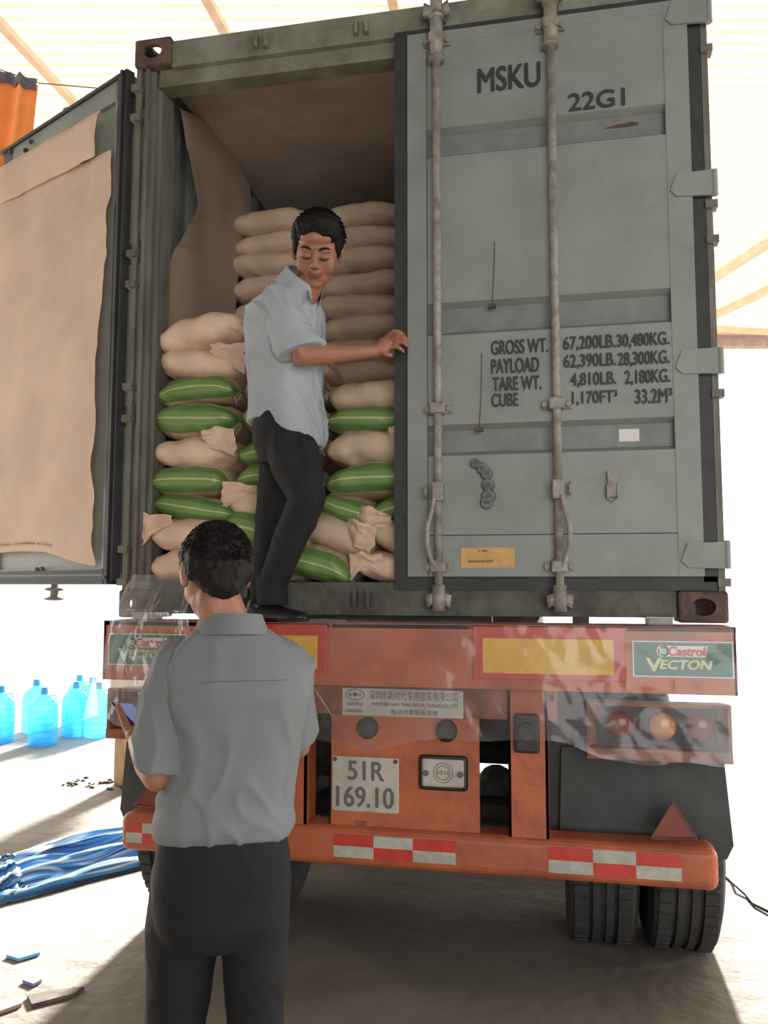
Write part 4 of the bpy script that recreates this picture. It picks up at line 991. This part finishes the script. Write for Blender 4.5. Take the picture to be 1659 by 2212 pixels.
strands(hb, MB_, 5200, .012, 8, lambda p, d, r: V((r.uniform(-.4, .4), r.uniform(-.3, .3), -.35)), .0015, grow=lambda p: (p.z > .03 and (p.z > .08 or p.y > -.03)) or (p.y > .03 and p.z > -.09) or (p.y > .01 and p.z > .0), roots=(.080, .092, .085), c0=(0, .022, .040))
place(hb.out('hair', M_hair, None, True), pb_)
b = B()
for s in (-1, 1):
    b.tube([MB_@V((s*.082, .01, .008)), MB_@V((s*.080, -.05, .006)), MB_@V((s*.066, -.100, .002))], .0018, 6)
    b.tube([MB_@V((s*.036+.026*math.cos(2*PI*k/20), -.104, -.004+.019*math.sin(2*PI*k/20))) for k in range(21)], .0016, 6, False)
b.tube([MB_@V((-.010, -.106, .002)), MB_@V((.010, -.106, .002))], .0014, 6)
place(b.out('glasses', M_rim), pb_)
# shirt
b = B()
b.loft([(V((-.215, -1.285, .905)), sB*.160, fB*.128), (V((-.212, -1.285, .95)), sB*.166, fB*.133), (V((-.200, -1.29, 1.03)), sB*.158, fB*.125), (V((-.185, -1.30, 1.14)), sB*.165, fB*.128), (V((-.168, -1.31, 1.25)), sB*.178, fB*.132), (V((-.165, -1.315, 1.32)), sB*.182, fB*.118), (V((-.170, -1.325, 1.365)), sB*.150, fB*.095), (V((-.176, -1.335, 1.395)), sB*.105, fB*.078), (V((-.178, -1.34, 1.42)), sB*.068, fB*.066)], 44, 2.25)
b.ell(sL+V((.02, .005, -.005)), (.068, .07, .066)); b.ell(sR+V((-.02, -.01, -.01)), (.066, .075, .066))
b.loft([(sL+V((.02, 0, .03)), V((.055, .0, 0)), V((0, .06, 0))), (sL.lerp(eL, .3), V((.066, .0, .0)), V((0, .070, 0))), (sL.lerp(eL, .65)+V((.004, 0, 0)), V((.070, 0, 0)), V((0, .076, 0))), (sL.lerp(eL, .93)+V((.006, .005, 0)), V((.068, 0, -.012)), V((0, .078, 0)))], 28)
b.loft([(sR+V((-.02, 0, .03)), V((.055, .0, 0)), V((0, .06, 0))), (sR.lerp(eR, .9), V((.06, 0, 0)), V((0, .07, .03)))], 28)
def wr2(p):
    base = wrinkle(.018, 5.5, 31, .45)(p)
    if p.z < 1.02:   # blouses over the belt
        base += .010*math.sin((p.z-.905)*52+3*nz(p, 4, 2))*(1.02-p.z)/.12
    return base
me = remesh(b, .0052, 4, wr2)
shB = link('shirt', me, M_shirtB, None, True); place(shB, pb_)
b = B(); nax = V((-.03, .08, 1)).normalized(); nx = (fB-nax*fB.dot(nax)).normalized(); ny = nax.cross(nx)
arc_band(b, V((-.178, -1.343, 1.412)), nx, ny, nax, .082, .066, -.018, .030, .35, 2*PI-.35, .009, 44, .02)
o = link('collar', b.mesh(), M_shirtB, shB)
b = B()   # yoke seam across the upper back
pts = []
from mathutils.bvhtree import BVHTree
def snap(me, p, off=.001):
    bt = me; r = bt.find_nearest(p); return r[0]+r[1]*off
bt = BVHTree.FromPolygons([v.co.copy() for v in me.vertices], [tuple(p.vertices) for p in me.polygons]) if False else None
shme = shB.data; btB = BVHTree.FromPolygons([v.co.copy() for v in shme.vertices], [tuple(p.vertices) for p in shme.polygons])
row = [snap(btB, V((-.165, -1.315, 1.30))-fB*.17+sB*(-.13+.26*k/24), .0006) for k in range(25)]
b.tube(row, .0012, 5); o = b.out('yoke_seam', mat('shirt seam thread', (.13, .15, .17), .9), shB)
# trousers
b = B(); hL, kL, aL = V((-.305, -1.285, .80)), V((-.335, -1.27, .46)), V((-.345, -1.29, .09)); hR, kR, aR = V((-.145, -1.25, .80)), V((-.140, -1.235, .46)), V((-.115, -1.24, .09))
b.loft([(V((-.215, -1.285, .98)), sB*.145, fB*.112), (V((-.215, -1.285, .90)), sB*.158, fB*.122), (V((-.22, -1.28, .80)), sB*.168, fB*.126), (V((-.222, -1.275, .70)), sB*.16, fB*.115), (V((-.225, -1.27, .64)), sB*.13, fB*.09)], 40, 2.4)
b.limb([(hL, .090), (hL.lerp(kL, .4), .092), (kL, .074), (kL.lerp(aL, .5), .066), (aL+V((0, 0, .03)), .058)], 24)
b.limb([(hR, .090), (hR.lerp(kR, .4), .084), (kR, .070), (kR.lerp(aR, .5), .066), (aR+V((0, 0, .03)), .058)], 24)
for a_ in (aL, aR): b.loft([(a_+V((0, 0, .10)), V((.062, 0, 0)), V((0, .066, 0))), (a_+V((0, .01, -.05)), V((.062, 0, 0)), V((0, .075, 0)))], 20)
me = remesh(b, .0075, 5, wrinkle(.006, 7, 23)); place(link('trousers', me, M_trou, None, True), pb_)
shoe(V((-.345, -1.27, .002)), (-.3, 1, 0), pb_); shoe(V((-.115, -1.22, .002)), (-.1, 1, 0), pb_)
# phone, held
b = B(); b.rbox((-.070, -.036, -.004), (.070, .036, .004), .0035, 3)
PM = Matrix(((pdir.x, pw.x, pn.x, phc.x), (pdir.y, pw.y, pn.y, phc.y), (pdir.z, pw.z, pn.z, phc.z), (0, 0, 0, 1)))
b.xf(Matrix.Rotation(0, 4, 'X')); ph = b.out('smartphone', M_phone, None, True); ph.matrix_world = PM; tag(ph, 'dark smartphone held in the left hand of the man seen from behind', 'phone')
M_screen = mat('lit phone screen', (.2, .3, .6), .2); n_, l_, p_ = nodes(M_screen); p_.inputs['Emission Color'].default_value = (.35, .36, .85, 1); p_.inputs['Emission Strength'].default_value = .22
b = B(); b.box((-.064, -.032, .0035), (.064, .032, .0046)); b.out('screen', M_screen, ph)

# ---------------------------------------------------------------- things on the ground and around
def bottle(loc, label):
    b = B(); pr = [(.001, 0), (.115, .0), (.13, .015)]
    z = .03
    for k in range(5): pr += [(.134, z), (.134, z+.045), (.127, z+.052), (.127, z+.058)]; z += .064
    pr += [(.132, z), (.128, z+.03), (.10, z+.07), (.055, z+.105), (.028, z+.12), (.027, z+.15)]
    b.lathe(pr, (0, 0, 0), 'z', 32); b.tube([(.09, 0, z+.06), (.135, 0, z+.09), (.12, 0, z+.12), (.05, 0, z+.11)], .010, 8)
    o = b.out('water_bottle', M_bottle, None, True); o.location = loc; tag(o, label, 'bottle', 'large blue water bottles by the left yard')
    c = B(); c.lathe([(.034, z+.125), (.036, z+.13), (.036, z+.185), (.03, z+.19), (.001, z+.19)], (0, 0, 0), 'z', 20); c.out('cap', M_cap, o, True)
    return o
for (x, y), lab in zip(((-4.72, 4.05), (-4.72, 4.62), (-4.23, 4.02), (-4.20, 4.52), (-4.27, 4.95), (-3.95, 4.52), (-4.52, 5.1)),
        ('blue water bottle leftmost, cut by the picture edge', 'blue water bottle just behind and right of the leftmost one', 'biggest nearest blue water bottle in the middle of the group',
         'pale blue water bottle right behind the nearest one', 'blue water bottle in the back, second from the right', 'blue water bottle rightmost, beside the trailer', 'blue water bottle farthest back, between the front ones')):
    bottle((x, y, 0), lab)
b = B(); b.rbox((-2.72, 2.66, 0), (-2.50, 2.88, .44), .008); wp = thing('wooden_post', 'short tan wooden post with cream board on top beside the trailer lamp', 'post', (-2.6, 2.77, 0)); place(b.out('post', M_timber), wp)
b = B(); b.rbox((-2.76, 2.64, .44), (-2.34, 2.90, .80), .006); place(b.out('board', mat('cream board', (.80, .72, .55), .7)), wp)
# folded striped tarpaulin heap
def heap():
    b = B()
    P = [V((-2.02, .33, 0)), V((-1.35, 1.35, 0)), V((-1.95, 1.75, 0)), V((-2.45, .85, 0))]
    def fn(u, v):
        p = P[0].lerp(P[1], u).lerp(P[3].lerp(P[2], u), v)
        e = math.sin(PI*min(1, max(0, v)))**.4*math.sin(PI*min(1, max(0, u*.96+.02)))**.3
        z = .005+e*(.05+.03*math.sin(v*26+2*nz((u*3, v*2, 0), 1))+.03*abs(nz((u*3, v*16, 4), 1))+.03*v)
        if u < .12: z += .03*abs(nz((u*40, v*30, 1), 1)); p = p+V((nz((v*20, 1, 1), 1), nz((v*22, 5, 1), 1), 0))*.06
        return V((p.x+.02*nz((u*6, v*6, 2), 1), p.y, z))
    b.grid(fn, 80, 90, False, 'n'); return b
o = heap().out('tarpaulin', M_tarp, None, True); tag(o, 'blue and white striped tarpaulin folded flat on the floor left of the trailer', 'tarpaulin')
# scraps near the bottom left edge
def scrap(pts, m, label, h=.012):
    b = B(); c = sum((V(p) for p in pts), V((0, 0, 0)))/len(pts)
    b.poly([V(p)-c for p in pts], (0, 0, h)); o = b.out('paper_scrap', m); o.location = c+V((0, 0, .001)); tag(o, label, 'scrap', 'scraps on the floor at the lower left'); return o
scrap([(-1.33, -.40, 0), (-1.27, -.46, 0), (-1.17, -.36, 0), (-1.16, -.30, 0), (-1.24, -.34, 0)], M_dirt, 'dark bent strip lying on the floor at the lower left')
scrap([(-1.42, -.50, 0), (-1.36, -.54, 0), (-1.31, -.46, 0), (-1.37, -.44, 0)], mat('brown carton', (.35, .22, .16), .8), 'brown carton scrap in the bottom left corner')
scrap([(-1.62, -.12, 0), (-1.55, -.14, 0), (-1.50, -.07, 0), (-1.60, -.05, 0)], mat('light blue plastic', (.12, .45, .75), .4), 'light blue plastic scrap at the left picture edge')
scrap([(-1.42, -.30, 0), (-1.36, -.32, 0), (-1.35, -.28, 0)], mat('violet plastic', (.25, .25, .6), .4), 'tiny violet plastic scrap near the lower left edge')
# litter on the ground by the wooden post
rnd = random.Random(4); b = B()
for k in range(40):
    x = rnd.uniform(-3.1, -2.2); y = 2.55+rnd.uniform(-.05, .25)+(x+2.6)*-.15; b.ell((x, y, .006), (rnd.uniform(.006, .03), rnd.uniform(.006, .02), rnd.uniform(.004, .012)), None, 6)
o = b.out('dirt_crumbs', M_dirt); tag(o, 'brown dirt and crumbs scattered around the foot of the short wooden post', 'litter'); o['kind'] = 'stuff'
# cable on the ground at right
b = B(); b.tube([(1.40, 1.75, .012), (1.46, 1.42, .01), (1.45, 1.33, .03), (1.49, 1.22, .012), (1.50, 1.1, .01), (1.55, 1.0, .012), (1.70, .92, .01)], .008, 8)
o = b.out('cable', M_chassis, None, True); tag(o, 'thin black cable lying on the bright floor right of the tyres', 'cable')
# orange tarpaulin hanging at the top left behind the open door
oc = thing('hanging_awning', 'orange cloth with dark hem hanging in the upper left corner behind the open door', 'awning', (-3.3, 2.0, 4.4))
b = B()
def aw(u, v):
    x = -3.75+.62*u-.10*v*u*1.2; z = 5.52-.28*u-v*1.25
    return V((x, 2.0+.035*math.sin(u*13)+.02*math.sin(u*5+v*3), z))
b.grid(aw, 60, 30); place(b.out('cloth', M_orangecloth, None, True), oc)
b = B(); 
def hm(u, v): return aw(u, -.02+.07*v+.012*math.sin(u*30))+V((0, -.012-.01*math.sin(v*3), 0))
b.grid(hm, 60, 6); place(b.out('hem', mat('dark blue hem', (.10, .10, .14), .8, .3, 30), None, True), oc)
b = B(); b.tube([aw(0, 0)+V((0, 0, .02)), aw(1, 0)+V((0, 0, .02)), aw(1, 0)+V((.9, .3, 0)), (-1.5, 2.4, 5.0)], .004, 5); b.tube([aw(0, 0)+V((0, 0, .02)), (-3.9, 2.0, 6.2)], .004, 5); place(b.out('wire', M_rust), oc)

# fix sub-parts of placed parts: 'place' moved the part, its children keep world coordinates
bpy.context.view_layer.update()
for o in (shA, shB):
    for c in o.children: c.matrix_parent_inverse = Matrix.Translation(-(o.parent.location+o.location))
